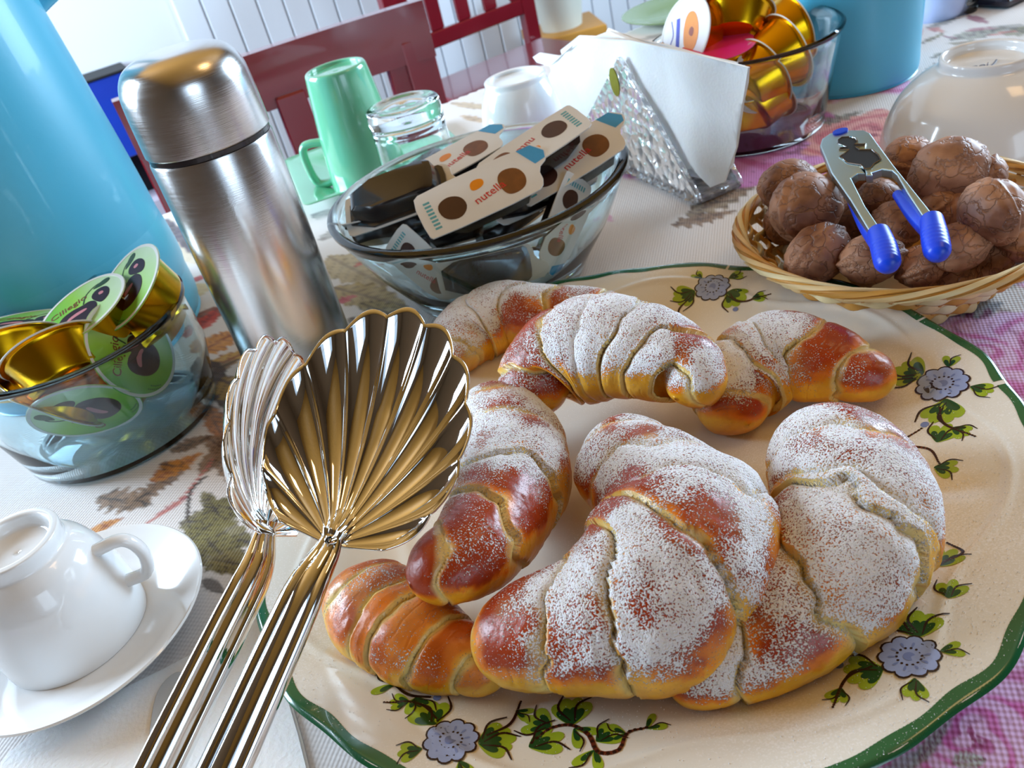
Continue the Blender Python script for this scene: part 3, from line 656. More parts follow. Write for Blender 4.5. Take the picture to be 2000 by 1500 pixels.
ORANGE = np.array(rgb(226, 122, 12)); REDBR = np.array(rgb(160, 50, 6)); PALE = np.array(rgb(236, 210, 110)); YEL = np.array(rgb(234, 172, 36)); CREAM = np.array(rgb(228, 222, 176))
def croissant(label, cps, K=3.5, seed=0., skew=.10, brown=1., blunt=.0, amp=.11, lean=0., sflat=.93, floor=None, centre=.5, edge=1.0):
    """cps: (px, py, z, radius px, sugar) seen from the camera, unprojected at height z"""
    A = []
    for (px, py, z, r, su) in cps:
        p = P(px, py, z); A.append([*p, 1.05*r*((p-CO)@fw)/FPX, su])
    N, Mm = 300, 96
    q = crom(A, N); p = q[:, :3]; rad = np.maximum(q[:, 3], .15); sug = np.clip(q[:, 4], 0, 1.2)
    ds = np.r_[0, np.cumsum(np.linalg.norm(np.diff(p, axis=0), axis=1))]; L = ds[-1]; s = ds/L
    # rounded ends
    for side in (0, 1):
        d = ds if side == 0 else L-ds; re = rad[0] if side == 0 else rad[-1]
        k = np.clip(d/(re*.95), 0, 1); rad = rad*np.sqrt(np.clip(1-(1-k)**2.2, .0005, 1))
    T = np.gradient(p, axis=0); T /= np.linalg.norm(T, axis=1)[:, None]
    Sd = np.cross(T, [0, 0, 1.]); Sd /= np.linalg.norm(Sd, axis=1)[:, None]; Up = np.cross(Sd, T)
    ph = np.linspace(0, 2*math.pi, Mm, endpoint=False)
    SS, PH = np.meshgrid(s, ph, indexing='ij')
    base = p[:, None]+rad[:, None, None]*(np.cos(PH)[..., None]*Up[:, None]+np.sin(PH)[..., None]*Sd[:, None])
    wob = (fbm(base, .45, 3)-.5)
    s2 = SS+skew*(.5-.5*np.cos(PH-lean-.4))*.6*np.sign(SS-centre)*.35+skew*np.sin(PH+lean)*.5+wob*.16
    m = np.abs(s2-centre)/max(centre, 1-centre)
    qq = m*K+.35+seed*.13; fr = qq-np.floor(qq); kk = np.floor(qq)
    lip = np.exp(-fr/.07); body = np.sin(math.pi*np.clip(fr, 0, 1)**.8)
    lipw = (.15+1.5*vnoise(np.stack([kk*3.1+seed, np.sin(PH)*.9, np.cos(PH)*1.2], -1), 1.0))
    f = 1+amp*edge*(-1.15*lip*lipw+.42*body+.12*sst(.86, 1., fr)*lipw)
    f = f*(1-.03*kk)
    f = f+.16*(fbm(base+seed*7, .35, 2)-.5)+.06*(fbm(base, 1.1, 3)-.5)+.02*(fbm(base, 4.5, 2)-.5)
    # fine flaky creases along the dough
    cre = np.abs(np.sin(m*K*6.28*1.5+4*wob)); f = f-.012*sst(.25, 0, cre)*(fbm(base, .8, 2) > .5)
    v = p[:, None]+(rad[:, None]*f)[..., None]*(np.cos(PH)[..., None]*Up[:, None]*sflat+np.sin(PH)[..., None]*Sd[:, None])
    v = v.reshape(-1, 3)
    inside = np.hypot(v[:, 0]-PC[0], v[:, 1]-PC[1]) < PR
    zf = np.where(inside, plate_z(v[:, 0], v[:, 1])+.03, 2.0)
    if floor is not None: zf = np.maximum(zf, floor)
    v[:, 2] = np.maximum(v[:, 2], zf)
    F = gridf(N, Mm, False, True)
    vn = np.cross(np.gradient(v.reshape(N, Mm, 3), axis=0), np.roll(v.reshape(N, Mm, 3), -1, 1)-np.roll(v.reshape(N, Mm, 3), 1, 1))
    vn /= np.linalg.norm(vn, axis=2)[..., None]+1e-9
    out = v.reshape(N, Mm, 3)-p[:, None]; sg = np.sign((vn*out).sum(2)); vn *= sg[..., None]
    nzv = vn[..., 2]
    F = [q_[::-1] for q_ in F]; F.append(list(range(Mm))); F.append(list(range(N*Mm-Mm, N*Mm))[::-1])
    # crust colours: brown where the layers stand proud and face up, pale in the folds and low on the sides
    fb = fbm(base+seed*3, .5, 3); upf = sst(-.15, .75, nzv)
    bake = np.clip(body*.75+.35*upf+(fb-.5)*1.5, 0, 1)*sst(-.3, .45, nzv+.3*(fb-.5))
    pale = np.clip(sst(.22, .02, fr)*1.1+sst(.93, 1., fr)*.7+(.5-fb)*.9, 0, 1)*sst(-.95, -.1, nzv+.4)
    cc = YEL[None, None]*(1-sst(.1, .5, bake))[..., None]+ORANGE*sst(.1, .5, bake)[..., None]
    k2 = (sst(.5, .95, bake*brown+.1*(fb-.5))*.95)[..., None]; cc = cc*(1-k2)+REDBR*k2
    k3 = (pale*.9)[..., None]; cc = cc*(1-k3)+(PALE*.5+CREAM*.5)*k3
    low = sst(-.2, -.7, nzv)[..., None]*.6; cc = cc*(1-low)+np.array(rgb(214, 118, 14))*low
    patch = fbm(base+50+seed, .42, 4)
    su = sug[:, None]*sst(-.15, .55, nzv+.25*(patch-.5))*(.28+.95*sst(.28, .62, patch))+.12*sug[:, None]*(nzv > -.2)
    su = su*(1-.35*sst(.06, .0, fr))*(.78+.3*(kk % 2)); su = np.minimum(su, .80+.45*(fbm(base+9, .8, 3)-.25))
    o = mk('croissant', (v, F), CROI, None, True, 0)
    tag(o, label, 'croissant', 'croissants on the painted plate')
    attr(o, 'crust', cc.reshape(-1, 3)); attr(o, 'sugar', su.ravel())
    return o
croissant('sugared croissant lying lowest at the back left, behind the spoons', [(893, 712, 2.3, 40, .7), (905, 662, 2.5, 66, .9), (975, 618, 2.7, 66, 1.), (1060, 612, 2.7, 58, .9), (1150, 602, 2.5, 44, .8), (1215, 592, 2.2, 26, .5)], 3., 1.2, centre=.4)
croissant('sugar-dusted croissant at the back right whose pointed orange tip reaches the plate rim', [(1462, 830, 1.8, 56, .4), (1436, 765, 2.2, 86, .8), (1500, 700, 2.6, 90, 1.), (1590, 705, 2.6, 84, .8), (1680, 730, 2.4, 62, .45), (1750, 752, 2.0, 34, .3)], 3.2, 2.7, centre=.35)
croissant('golden croissant at the front left lying under the spoons, hardly any sugar', [(690, 1135, 2.5, 66, .25), (728, 1185, 2.5, 96, .3), (820, 1250, 2.4, 96, .4), (910, 1290, 2.2, 72, .35), (990, 1325, 1.7, 42, .2)], 3., 3.1, brown=.75, centre=.45)
croissant('plump sugared croissant at the right of the heap with an open torn fold', [(1570, 850, 2.6, 84, .9), (1625, 900, 3.0, 122, 1.), (1668, 985, 3.1, 146, 1.), (1640, 1090, 2.9, 148, .9), (1550, 1190, 2.6, 128, .9), (1450, 1265, 2.3, 106, .9), (1350, 1312, 2.0, 78, .5), (1300, 1322, 1.8, 56, .4)], 3., 4.4, centre=.42, amp=.13)
croissant('croissant lying on top of the back pair, its blunt curled tip at the right', [(1078, 800, 3.0, 50, .3), (1052, 745, 3.7, 84, .5), (1110, 694, 4.4, 102, .8), (1200, 678, 4.7, 104, 1.), (1288, 697, 4.6, 96, 1.), (1345, 738, 4.3, 76, .9), (1318, 778, 4.0, 44, .8)], 3.3, 5.9, centre=.45, amp=.13)
croissant('croissant behind the shell spoons with a bare glossy brown tip', [(925, 790, 3.1, 62, .9), (985, 850, 3.2, 98, 1.05), (1000, 935, 3.4, 108, 1.05), (965, 1025, 4.0, 104, .7), (900, 1090, 4.6, 92, .3), (800, 1145, 4.9, 62, .08)], 3.2, 7.7, brown=1.25, centre=.42)
croissant('largest croissant in front at the centre, thickly sugared with a split fold', [(1160, 878, 3.3, 70, .9), (1208, 896, 3.5, 102, 1.), (1290, 960, 3.9, 128, 1.1), (1345, 1050, 3.9, 168, 1.1), (1260, 1165, 3.7, 176, 1.), (1130, 1220, 3.5, 138, .9), (1010, 1240, 3.3, 104, .7), (930, 1235, 3.1, 64, .5)], 4., .4, centre=.46, amp=.12, brown=1.1)

# loose sugar on the plate, far too fine to count
ico = np.array([(1, 0, 0), (-1, 0, 0), (0, 1, 0), (0, -1, 0), (0, 0, 1), (0, 0, -.4)], float)
icf = [[0, 2, 4], [2, 1, 4], [1, 3, 4], [3, 0, 4], [2, 0, 5], [1, 2, 5], [3, 1, 5], [0, 3, 5]]
nr_ = np.random.RandomState(5); n_ = 9000
ct = [(1850, 1010, 5.5, .30), (1780, 1290, 4.2, .26), (1150, 1400, 5, .14), (1650, 1380, 4, .08), (1750, 900, 2.5, .10), (680, 1330, 3, .06), (1700, 640, 3, .03), (1450, 600, 3, .03)]
pts = np.concatenate([P(x, y, 1.5)[:2]+nr_.randn(int(n_*w_), 2)*sg_*[.55, .55] for x, y, sg_, w_ in ct])
ex_ = nr_.uniform(0, 2*math.pi, 500); pts = np.concatenate([pts, PC[:2]+np.c_[np.cos(ex_), np.sin(ex_)]*(PR-nr_.uniform(0, 1.2, 500))[:, None]])
pts = pts[np.hypot(*(pts-PC[:2]).T) < PR-.05]; sz_ = .008+.016*nr_.rand(len(pts))**3
V = (ico[None]*sz_[:, None, None]+np.c_[pts, plate_z(pts[:, 0], pts[:, 1])+.01][:, None]).reshape(-1, 3)
F = (np.array(icf)[None]+6*np.arange(len(pts))[:, None, None]).reshape(-1, 3).tolist()
sgm = pmat('icing_sugar', (.9, .9, .92), .8, vary=(300, .03))
tag(mk('icing_sugar', (V, F), sgm, None, False, origin=[*PC[:2], .6]), 'icing sugar scattered over the painted plate around the croissants', 'sugar', kind='stuff')
# ---------------------------------------------------------------- tall vessels at the left
ZV = np.array([0, 0, 1.])
jc = np.array([-30.0, 58.9, 0.])
jug = thing('pitcher', 'tall turquoise pitcher at the left edge beside the flask', 'pitcher', jc)
mk('body', lathe([(0, 0), (8.0, 0), (8.7, .25), (9.0, 1.2), (9.0, 3), (8.8, 10), (8.3, 18), (7.7, 26), (7.2, 32), (7.4, 35), (7.1, 35.1), (6.8, 32), (7.3, 26), (8.4, 12), (8.5, 2), (0, 1)], 96, 120), TEAL, jug, True, 50)
mk('handle', tube([(6.0, 3.4, 33), (8.6, 4.8, 34), (10.2, 5.7, 31), (10.2, 5.7, 27), (9.0, 5.1, 23.4), (6.4, 3.9, 21.8)], [.9, .85, .8, .8, .85, .9], 14, n=40), TEAL, jug)

fc = P(609, 738, 0)
BRUSH, nt, b = new_mat('brushed_steel')
b.inputs['Metallic'].default_value = 1.; b.inputs['Base Color'].default_value = (.74, .71, .69, 1)
tc = nd(nt, 'ShaderNodeTexCoord'); mp = nd(nt, 'ShaderNodeMapping'); mp.inputs['Scale'].default_value = (20, 20, 900)
nz = nd(nt, 'ShaderNodeTexNoise', Scale=3., Detail=3.); nt.links.new(tc.outputs['Object'], mp.inputs[0]); nt.links.new(mp.outputs[0], nz.inputs[0])
mr = nd(nt, 'ShaderNodeMapRange'); mr.inputs[3].default_value = .16; mr.inputs[4].default_value = .30; nt.links.new(nz.outputs[0], mr.inputs[0]); nt.links.new(mr.outputs[0], b.inputs['Roughness'])
bp = nd(nt, 'ShaderNodeBump', Strength=.12, Distance=.0002); nt.links.new(nz.outputs[0], bp.inputs['Height']); nt.links.new(bp.outputs[0], b.inputs['Normal'])
fl_ = thing('vacuum_flask', 'brushed steel vacuum flask with a black ring under its domed cup', 'flask', fc)
FR = 3.22
mk('body', lathe([(0, 0), (FR-.3, 0), (FR-.08, .08), (FR, .3), (FR, .9), (FR, 7), (FR, 14.8), (FR-.05, 14.95), (FR-.25, 14.95), (0, 14.95)], 96), BRUSH, fl_, True, 35)
mk('seal_ring', lathe([(0, 14.95), (FR-.10, 14.95), (FR-.06, 15.0), (FR-.06, 15.22), (FR-.10, 15.26), (0, 15.26)], 96), BLACKP, fl_, True, 35)
cp_ = [(FR-.02, 15.26), (FR+.03, 15.32), (FR+.03, 15.5)]+[(x, z) for x, z in crom([(FR+.02, 16), (FR-.02, 17.6), (FR-.14, 18.5), (FR-.55, 19.2), (FR-1.2, 19.55), (1.2, 19.68), (0, 19.7)], 34)]
mk('cup_lid', lathe([(0, 15.26)]+cp_, 96), BRUSH, fl_, True, 35)

# ---------------------------------------------------------------- jam cups
def band(pts, z0, z1):
    n = len(pts); p = np.array(pts, float)
    v = np.vstack([np.c_[p, np.full(n, z0)], np.c_[p, np.full(n, z1)]])
    return v, [list(range(n, 2*n)), list(range(n))[::-1]]+[[i, (i+1) % n, n+(i+1) % n, n+i] for i in range(n)]
def lid_mat(name, c1, c2, c3):
    m, nt, b = new_mat(name); b.inputs['Roughness'].default_value = .3; b.inputs['Coat Weight'].default_value = .4
    tc = nd(nt, 'ShaderNodeTexCoord'); sp = nd(nt, 'ShaderNodeSeparateXYZ'); nt.links.new(tc.outputs['Object'], sp.inputs[0])
    nz = nd(nt, 'ShaderNodeTexNoise', Scale=60.); nt.links.new(tc.outputs['Object'], nz.inputs[0])
    ad = nd(nt, 'ShaderNodeMath', _operation='MULTIPLY_ADD'); ad.inputs[1].default_value = .012; nt.links.new(nz.outputs[0], ad.inputs[0]); nt.links.new(sp.outputs[0], ad.inputs[2])
    mr = nd(nt, 'ShaderNodeMapRange'); mr.inputs[1].default_value = -.022; mr.inputs[2].default_value = .034; nt.links.new(ad.outputs[0], mr.inputs[0])
    cr = nd(nt, 'ShaderNodeValToRGB'); cr.color_ramp.elements[0].color = (*c1, 1); cr.color_ramp.elements[1].color = (*c3, 1); e = cr.color_ramp.elements.new(.45); e.color = (*c2, 1)
    nt.links.new(mr.outputs[0], cr.inputs[0]); nt.links.new(cr.outputs[0], b.inputs['Base Color']); return m
LGREEN = lid_mat('green_lid_print', rgb(60, 160, 40), rgb(150, 200, 60), rgb(214, 226, 196))
LWHITE = lid_mat('white_lid_print', rgb(232, 232, 240), rgb(240, 240, 246), rgb(222, 224, 236))
LPINK = lid_mat('pink_lid_print', rgb(226, 30, 20), rgb(236, 20, 120), rgb(240, 70, 170))
CHER = pmat('cherry_print', rgb(50, 10, 22), .3, vary=(60, .3)); CHP = pmat('cherry_shine', rgb(196, 120, 126), .4, vary=(60, .1)); CHL = pmat('leaf_print', rgb(46, 70, 36), .4, vary=(60, .3)); TXM = pmat('red_lettering', rgb(120, 40, 24), .4, vary=(90, .1))
APR = pmat('apricot_print', rgb(238, 140, 16), .4, vary=(90, .2)); APD = pmat('apricot_dark', rgb(150, 56, 14), .4, vary=(90, .2)); BLU = pmat('blue_lettering', rgb(50, 60, 190), .4, vary=(90, .1)); DOTG = pmat('green_lettering', rgb(30, 110, 50), .4, vary=(90, .2))
cup_body = lathe([(0, 0), (1.85, 0), (1.98, .06), (2.05, .2), (2.42, 1.8), (2.48, 1.98), (2.5, 2.0), (2.74, 2.02), (2.74, 2.05), (2.4, 2.05), (0, 2.05)], 56)
cup_lid = lathe([(0, 2.06), (2.80, 2.06), (2.83, 2.08), (2.83, 2.11), (2.80, 2.13), (0, 2.13)], 56)
cup_ring = lathe([(2.62, 2.131), (2.80, 2.131), (2.80, 2.15), (2.62, 2.15)], 56, closed=True)
TXT = text('Ciliegio', .78, .006)
def jam_cup(kind='cherry'):
    nm = dict(cherry='with a green foil lid', white='', pink='', plain='')[kind]
    t = thing('jam_cup', 'x', 'jam cup', (0, 0, 0))
    mk('cup', cup_body, GOLD, t, True, 30)
    lm = dict(cherry=LGREEN, white=LWHITE, pink=LPINK, plain=FOILW)[kind]
    ld = mk('foil_lid', cup_lid, lm, t, True, 30)
    if kind in ('cherry', 'white'): mk('lid_edge', cup_ring, FOILW, ld, True, 30)
    if kind == 'cherry':
        c1 = band(chaikin([(-1.5, -.2), (-1.2, .35), (-.5, .45), (.1, .2), (.6, .2), (.95, -.3), (.9, -1.0), (.3, -1.7), (-.7, -1.75), (-1.4, -1.1)], 2), 2.135, 2.15)
        c2 = band(chaikin([(.7, .5), (1.1, .95), (1.7, .75), (1.9, .1), (1.7, -.6), (1.2, -.9), (.9, -.3)], 2), 2.135, 2.148)
        mk('cherry_print', c1, CHER, ld, False); mk('cherry_print', c2, CHER, ld, False)
        mk('shine_print', band(chaikin([(-.9, -.25), (-.3, -.15), (.35, -.35), (.3, -.6), (-.4, -.5), (-1., -.55)], 2), 2.15, 2.158), CHP, ld, False)
        mk('shine_print', band(chaikin([(1.2, .45), (1.5, .35), (1.5, .0), (1.2, .1)], 2), 2.15, 2.157), CHP, ld, False)
        mk('stem_print', tube([(.2, .3, 2.14), (.5, 1.1, 2.14), (1.2, 1.5, 2.14), (1.9, 1.2, 2.14)], .05, 6, n=12, flat=.2), CHL, ld, False)
        mk('leaf_print', xf(band(drop((0, 0), 0, 1.1, .6), 2.135, 2.145), (1.0, 1.25, 0)), CHL, ld, False)
        mk('lettering', xf(TXT, (-.65, 1.0, 2.14)), TXM, ld, False)
        mk('small_print', cat(*[disc(-2.2+.03*i*i*.2, -.9-.13*i, .05, .05, 0, 2.135, 6, .01) for i in range(8)], *[disc(-1.95+.03*i*i*.2, -1.1-.12*i, .05, .05, 0, 2.135, 6, .01) for i in range(6)]), DOTG, ld, False, kind='stuff')
    if kind == 'white':
        mk('fruit_print', band(chaikin([(-1.6, -1.1), (-.2, -1.7), (1.4, -1.2), (1.5, -.2), (.2, .2), (-1.3, 0)], 2), 2.135, 2.15), APR, ld, False)
        mk('stone_print', band(chaikin([(-.5, -.9), (.1, -1.1), (.4, -.7), (-.1, -.4)], 2), 2.15, 2.158), APD, ld, False)
        mk('lettering', xf(band([(-1.3, .6), (1.3, .6), (1.3, 1.0), (-1.3, 1.0)], 2.135, 2.145), (0, 0, 0)), BLU, ld, False)
        mk('flourish', tube([(-1.5, 1.4, 2.14), (-.6, 1.7, 2.14), (.2, 1.35, 2.14), (1.3, 1.6, 2.14)], .05, 6, n=14, flat=.2), BLU, ld, False)
    return t
def lid_pose(px, py, major, ratio, ix, iy, tx, ty, r=2.8, depth=None):
    """pose of a cup whose lid shows as an ellipse; (ix, iy): picture direction (y up) its normal leans to; (tx, ty): reading direction"""
    d = depth or 2*r/major*FPX; c = D(px, py, d); vw = unit(ray(px, py)); i_ = unit([ix, iy])
    n = unit(-vw*ratio+math.sqrt(max(0, 1-ratio*ratio))*(i_[0]*CR+i_[1]*CU))
    x = tx*CR+ty*CU; x = unit(x-n*(x@n)); y = np.cross(n, x)
    return c-n*2.1, frame(x, y, n)
proto = {k: jam_cup(k) for k in ('cherry', 'white', 'pink', 'plain')}; used = set()
def place_cup(kind, label, group, pose):
    loc, m3 = pose
    if kind in used: return dup(proto[kind], loc, m3, label, group)
    used.add(kind); o = proto[kind]
    m = Matrix([[m3[i][j] for j in range(3)] for i in range(3)]).to_4x4(); m.translation = Vector(np.array(loc)*S); o.matrix_world = m
    o['label'] = label; o['group'] = group; return o
gj = 'jam cups in the glass jar at the left'
JC = np.array([-23.7, 45.7, 0.]); JH = 7.2
JIN = 6.9
RIMP = np.array([[2.84*math.cos(a_), 2.84*math.sin(a_), 2.1] for a_ in np.linspace(0, 6.283, 24, endpoint=False)]+[[1.95*math.cos(a_), 1.95*math.sin(a_), 0] for a_ in np.linspace(0, 6.283, 16, endpoint=False)])
def fitin(pose, c, r0, r1, h, zmin, sc=1.):
    loc, m3 = np.array(pose[0], float), pose[1]
    for _ in range(60):
        w = loc+RIMP@(m3*sc).T; rr = np.hypot(w[:, 0]-c[0], w[:, 1]-c[1]); lim = np.where(w[:, 2] < h+.3, r0+(r1-r0)*np.clip(w[:, 2]/h, 0, 1), 99)
        e = rr-lim; k = e.argmax()
        if e[k] > .01: loc[:2] += (c[:2]-w[k, :2])/rr[k]*min(e[k], .3)
        dz = zmin-w[:, 2].min()
        if dz > 0: loc[2] += dz
        if e[k] <= .01 and dz <= 0: break
    return loc, m3
_lp = lid_pose
def lid_left(*a, **k): return fitin(_lp(*a, **k), JC, 5.75, 6.2, 7.2, .5)
place_cup('cherry', 'jam cup with green cherry lid facing up left, topmost in the left jar', gj, lid_pose(159, 604, 198, .60, -.72, .70, .68, .73))
place_cup('cherry', 'jam cup half hidden behind the topmost green lid of the left jar', gj, lid_pose(248, 562, 150, .62, -.85, .45, .25, .97, depth=47.5))
place_cup('cherry', 'jam cup with cherry lid pressed to the right wall of the left jar', gj, lid_left(318, 735, 212, .52, .90, .42, .35, .93, depth=43.5))
place_cup('cherry', 'jam cup lying lowest in the left jar, green lid facing front', gj, lid_left(192, 878, 212, .46, .12, -1., -.5, .85, depth=42.8))
place_cup('cherry', 'jam cup with a green lid facing up at the left edge of the picture', gj, lid_left(10, 628, 150, .35, -.3, 1., .9, .2, depth=50))
place_cup('plain', 'gold jam cup on its side at the picture edge, in the left jar', gj, lid_left(18, 672, 170, -.12, -.36, .93, 1, 0, depth=46.5))
place_cup('plain', 'gold jam cup in the middle of the left jar, pale rim slanting up', gj, lid_left(88, 716, 178, -.15, -.52, .85, 1, 0, depth=44.2))
place_cup('plain', 'gold jam cup upside down at the bottom left of the left jar', gj, lid_left(45, 885, 190, .05, -.45, -.9, 1, 0, depth=43.2))
place_cup('cherry', 'jam cup deep in the left jar beneath the topmost one', gj, lid_left(215, 720, 190, .3, .3, .95, .9, .2, depth=48.5))
place_cup('plain', 'gold jam cup at the back right inside the left jar', gj, lid_left(295, 600, 150, .1, -.8, .6, 1, 0, depth=49.6))

def glass_bowl(name, label, c, rb, rt, h, th, rimw, mat, footz=.5, seg=128, bulge=0.):
    t = thing(name, label, 'glass bowl', c)
    rm = (rb+rt)/2+bulge
    prof = [(0, .12), (rb-1.2, .12), (rb-.9, 0), (rb-.25, 0), (rb, .25), (rb+(rm-rb)*.25, h*.18), (rm, h*.5), (rt-.12, h*.86), (rt-.02, h-.55), (rt+rimw, h-.35), (rt+rimw+.04, h-.12), (rt+rimw*.4, h), (rt-th*.6, h-.08), (rt-th-.1, h-.5), (rt-th-.15, h*.86), (rm-th, h*.5), (rb+(rm-rb)*.25-th, h*.18+.1), (rb-.7, footz), (0, footz)]
    mk('bowl_glass', lathe(prof, seg), mat, t, True, 50)
    return t
glass_bowl('glass_jar', 'straight-sided glass bowl full of jam cups at the left edge', JC, 5.85, 6.6, JH, .40, .12, GLASS_T, .45, bulge=.35)

# ---------------------------------------------------------------- espresso cup on its saucer, front left
def cup_handle(r0, z0, r1, z1, out, rad=.36, az=0.):
    p = [(r0, 0, z0), (r0+out*.75, 0, z0+.1), (r0+out, 0, (z0+z1)/2+.2), (r1+out*.55, 0, z1+.15), (r1, 0, z1)]
    return xf(tube(p, rad, 12, n=30, flat=1.25, up=(0, 1, 0)), rz=az)
sc_c = np.array([-20.83, 27.6, 0.])
sau = thing('saucer', 'white porcelain saucer at the front left holding an upturned espresso cup', 'saucer', sc_c)
mk('dish', lathe([(0, .0), (2.6, .0), (2.8, 0), (3.0, .12), (4.4, .62), (5.55, 1.5), (5.62, 1.6), (5.55, 1.66), (5.4, 1.62), (4.2, .92), (3.2, .55), (2.7, .5), (0, .5)], 96), PORC, sau, True, 40)
ec = np.array([-21.4, 28.05, .52])
esp = thing('espresso_cup', 'white espresso cup standing upside down on the front left saucer', 'cup', ec)
mk('body', lathe([(2.75, 0), (3.05, 0), (3.1, .08), (3.12, .8), (3.08, 2.0), (2.9, 3.2), (2.55, 4.2), (2.15, 4.75), (1.95, 4.95), (1.98, 5.5), (1.85, 5.6), (1.6, 5.55), (1.5, 5.1), (1.2, 4.95), (0, 4.9), (0, 4.6), (2.2, 4.3), (2.8, 2.5), (2.85, .5)], 96, 90, True), PORC, esp, True, 60)
hd_t = math.atan2(*(P(300, 1110, 2.4)-ec)[[1, 0]])
mk('handle', cup_handle(2.55, 3.75, 3.0, 1.7, 1.75, .27, hd_t), PORC, esp)

# ---------------------------------------------------------------- paper napkin and knife under the spoons
PAPER = pmat('paper_tissue', rgb(240, 240, 240), .9, bump=(500, .5, .0006), vary=(30, .03), sss=.1)
npx = [(18, 1472), (60, 1440), (112, 1410), (200, 1368), (330, 1304), (420, 1256), (520, 1165), (538, 1250), (562, 1345), (590, 1440), (610, 1520), (640, 1640), (330, 1700), (-60, 1640), (-20, 1530)]
NL = [P(*q_)[:2] for q_ in npx]; no = np.mean(NL, 0)
nap = thing('paper_napkin', 'folded white paper napkin lying flat at the bottom left under the spoon handles', 'napkin', [*no, 0.02])
def sheet(pts, z, th, wob=.05, res=1):
    v, f = band([p-no for p in pts], z, z+th); return v, f
mk('layer', sheet(NL, 0, .05), PAPER, nap, False)
mk('layer', sheet([no+(p-no)*.985 for p in NL], .055, .05), PAPER, nap, False)
mk('layer', sheet([no+(p-no)*.975+np.array([.05, -.05]) for p in NL], .11, .05), PAPER, nap, False)
ka, kb = P(347, 1312, .2), P(335, 1560, .2); kd = unit(kb-ka); kn = np.cross(ZV, kd)
kpts = [(0, 0), (.25, .55), (1.0, .9), (3, 1.0), (7, 1.0), (7, -.2), (3, -.35), (1.0, -.38), (.25, -.25)]
kn_o = thing('table_knife', 'round-tipped steel knife on the paper napkin, left of the spoon handles', 'knife', ka+[0, 0, .02], mat3=frame(kd, kn, ZV))
mk('blade', outline(chaikin([(x, -y) for x, y in kpts], 2), .12, .03), STEEL, kn_o)
mk('handle', tube([(6.6, -.4, .02), (8, -.4, .1), (12, -.4, .12), (14, -.4, .1)], [.3, .5, .6, .4], 12, n=20, flat=.4), STEEL, kn_o)

# ---------------------------------------------------------------- the two shell spoons
def shell_spoon(label, neck, tip, nrm, hend, width, lobes, hw, deep=1.5, up_h=None):
    L = np.linalg.norm(tip-neck); y = unit(tip-neck); z = unit(nrm-y*(nrm@y)); x = np.cross(y, z); R3 = frame(x, y, z)
    t = thing('serving_spoon', label, 'spoon', neck, mat3=R3)
    nt_, nth = 46, lobes*16+1; th = np.linspace(-1, 1, nth); tv = np.linspace(.03, 1, nt_)
    TT, HH = np.meshgrid(tv, th, indexing='ij'); A = HH*math.radians(84)
    phs = HH*lobes*math.pi/2; lobe = np.abs(np.cos(phs)) if lobes % 2 else np.abs(np.sin(phs))
    rl_ = L*(np.cos(A)+.02)**.52*(1+.045*(lobe-.6)*(TT**3))
    X = TT*rl_*np.sin(A); Y = TT*rl_*np.cos(A)
    Wx = width/2; X = X*(Wx/(L*.64))
    rho = (X/Wx)**2+((Y-L*.52)/(L*.56))**2
    Z = -deep*np.clip(1.02-rho, 0, 1)**.8-.26*np.sin(np.clip(TT, 0, 1)*math.pi*.5)**1.2*(lobe**.8)
    Z = Z-Z[0, nth//2]*(1-sst(0, .15, TT))
    Z = Z+.35*sst(.8, 1., TT)*0
    v = np.stack([X, Y, Z], -1); nrm_ = np.cross(np.gradient(v, axis=0), np.gradient(v, axis=1)); nrm_ /= np.linalg.norm(nrm_, axis=2)[..., None]+1e-9
    if nrm_[nt_//2, nth//2, 2] < 0: nrm_ = -nrm_
    v2 = v-nrm_*.07
    V = np.concatenate([v.reshape(-1, 3), v2.reshape(-1, 3)]); F1 = gridf(nt_, nth); n = nt_*nth
    F = [q_[::-1] for q_ in F1]+[[a+n for a in q_] for q_ in F1]
    for j in range(nth-1):
        a = (nt_-1)*nth+j; F.append([a, a+1, a+1+n, a+n])
    for i in range(nt_-1):
        a = i*nth; F.append([a, a+nth, a+nth+n, a+n]); a = i*nth+nth-1; F.append([a+n, a+nth+n, a+nth, a])
    mk('shell_bowl', (V, F), STEEL, t, True, 0)
    # handle: fluted bar from the neck down to the table
    he = R3.T@(hend-neck); dz = R3.T@(up_h if up_h is not None else unit(nrm)); dr = unit(he); upn = unit(dz-dr*(dz@dr))
    cps_ = [np.array([0, .5, -.3]), np.array([0, 0, -.25])+dr*.2, he*.12+upn*.12, he*.3+upn*.1, he*.65, he]
    c = crom(cps_, 46); ws = np.interp(np.linspace(0, 1, 46), [0, .08, .2, .45, .8, .97, 1], [hw*.55, hw*.42, hw*.55, hw*.85, hw, hw, hw*.75])/2
    T = np.gradient(c, axis=0); T /= np.linalg.norm(T, axis=1)[:, None]; m_ = 36; ps = np.linspace(0, 2*math.pi, m_, endpoint=False); vs = []
    for i in range(46):
        n1 = unit(upn-T[i]*(upn@T[i])); s1 = np.cross(T[i], n1); th_ = ws[i]*.42
        for a_ in ps:
            ca, sa = math.cos(a_), math.sin(a_); xx = abs(ca)**.8*np.sign(ca)*ws[i]
            fl2 = (.62+.38*abs(math.cos(ca*3*math.pi/2))) if sa > 0 else .7
            vs.append(c[i]+s1*xx+n1*th_*sa*fl2)
    f = gridf(46, m_, False, True)+[list(range(m_)), list(range(45*m_, 46*m_))[::-1]]
    mk('handle', (np.array(vs), f), STEEL, t, True, 50)
    return t
vw = lambda x, y: -unit(ray(x, y))
nr = vw(720, 850)*.93+CR*(-.22)+CU*.28
shell_spoon('steel serving spoon with the wide fluted shell facing the camera, in front of the croissants', D(640, 1062, 29.0), D(790, 600, 31.2), nr, P(300, 1800, .85), 7.4, 11, 1.75, 1.5)
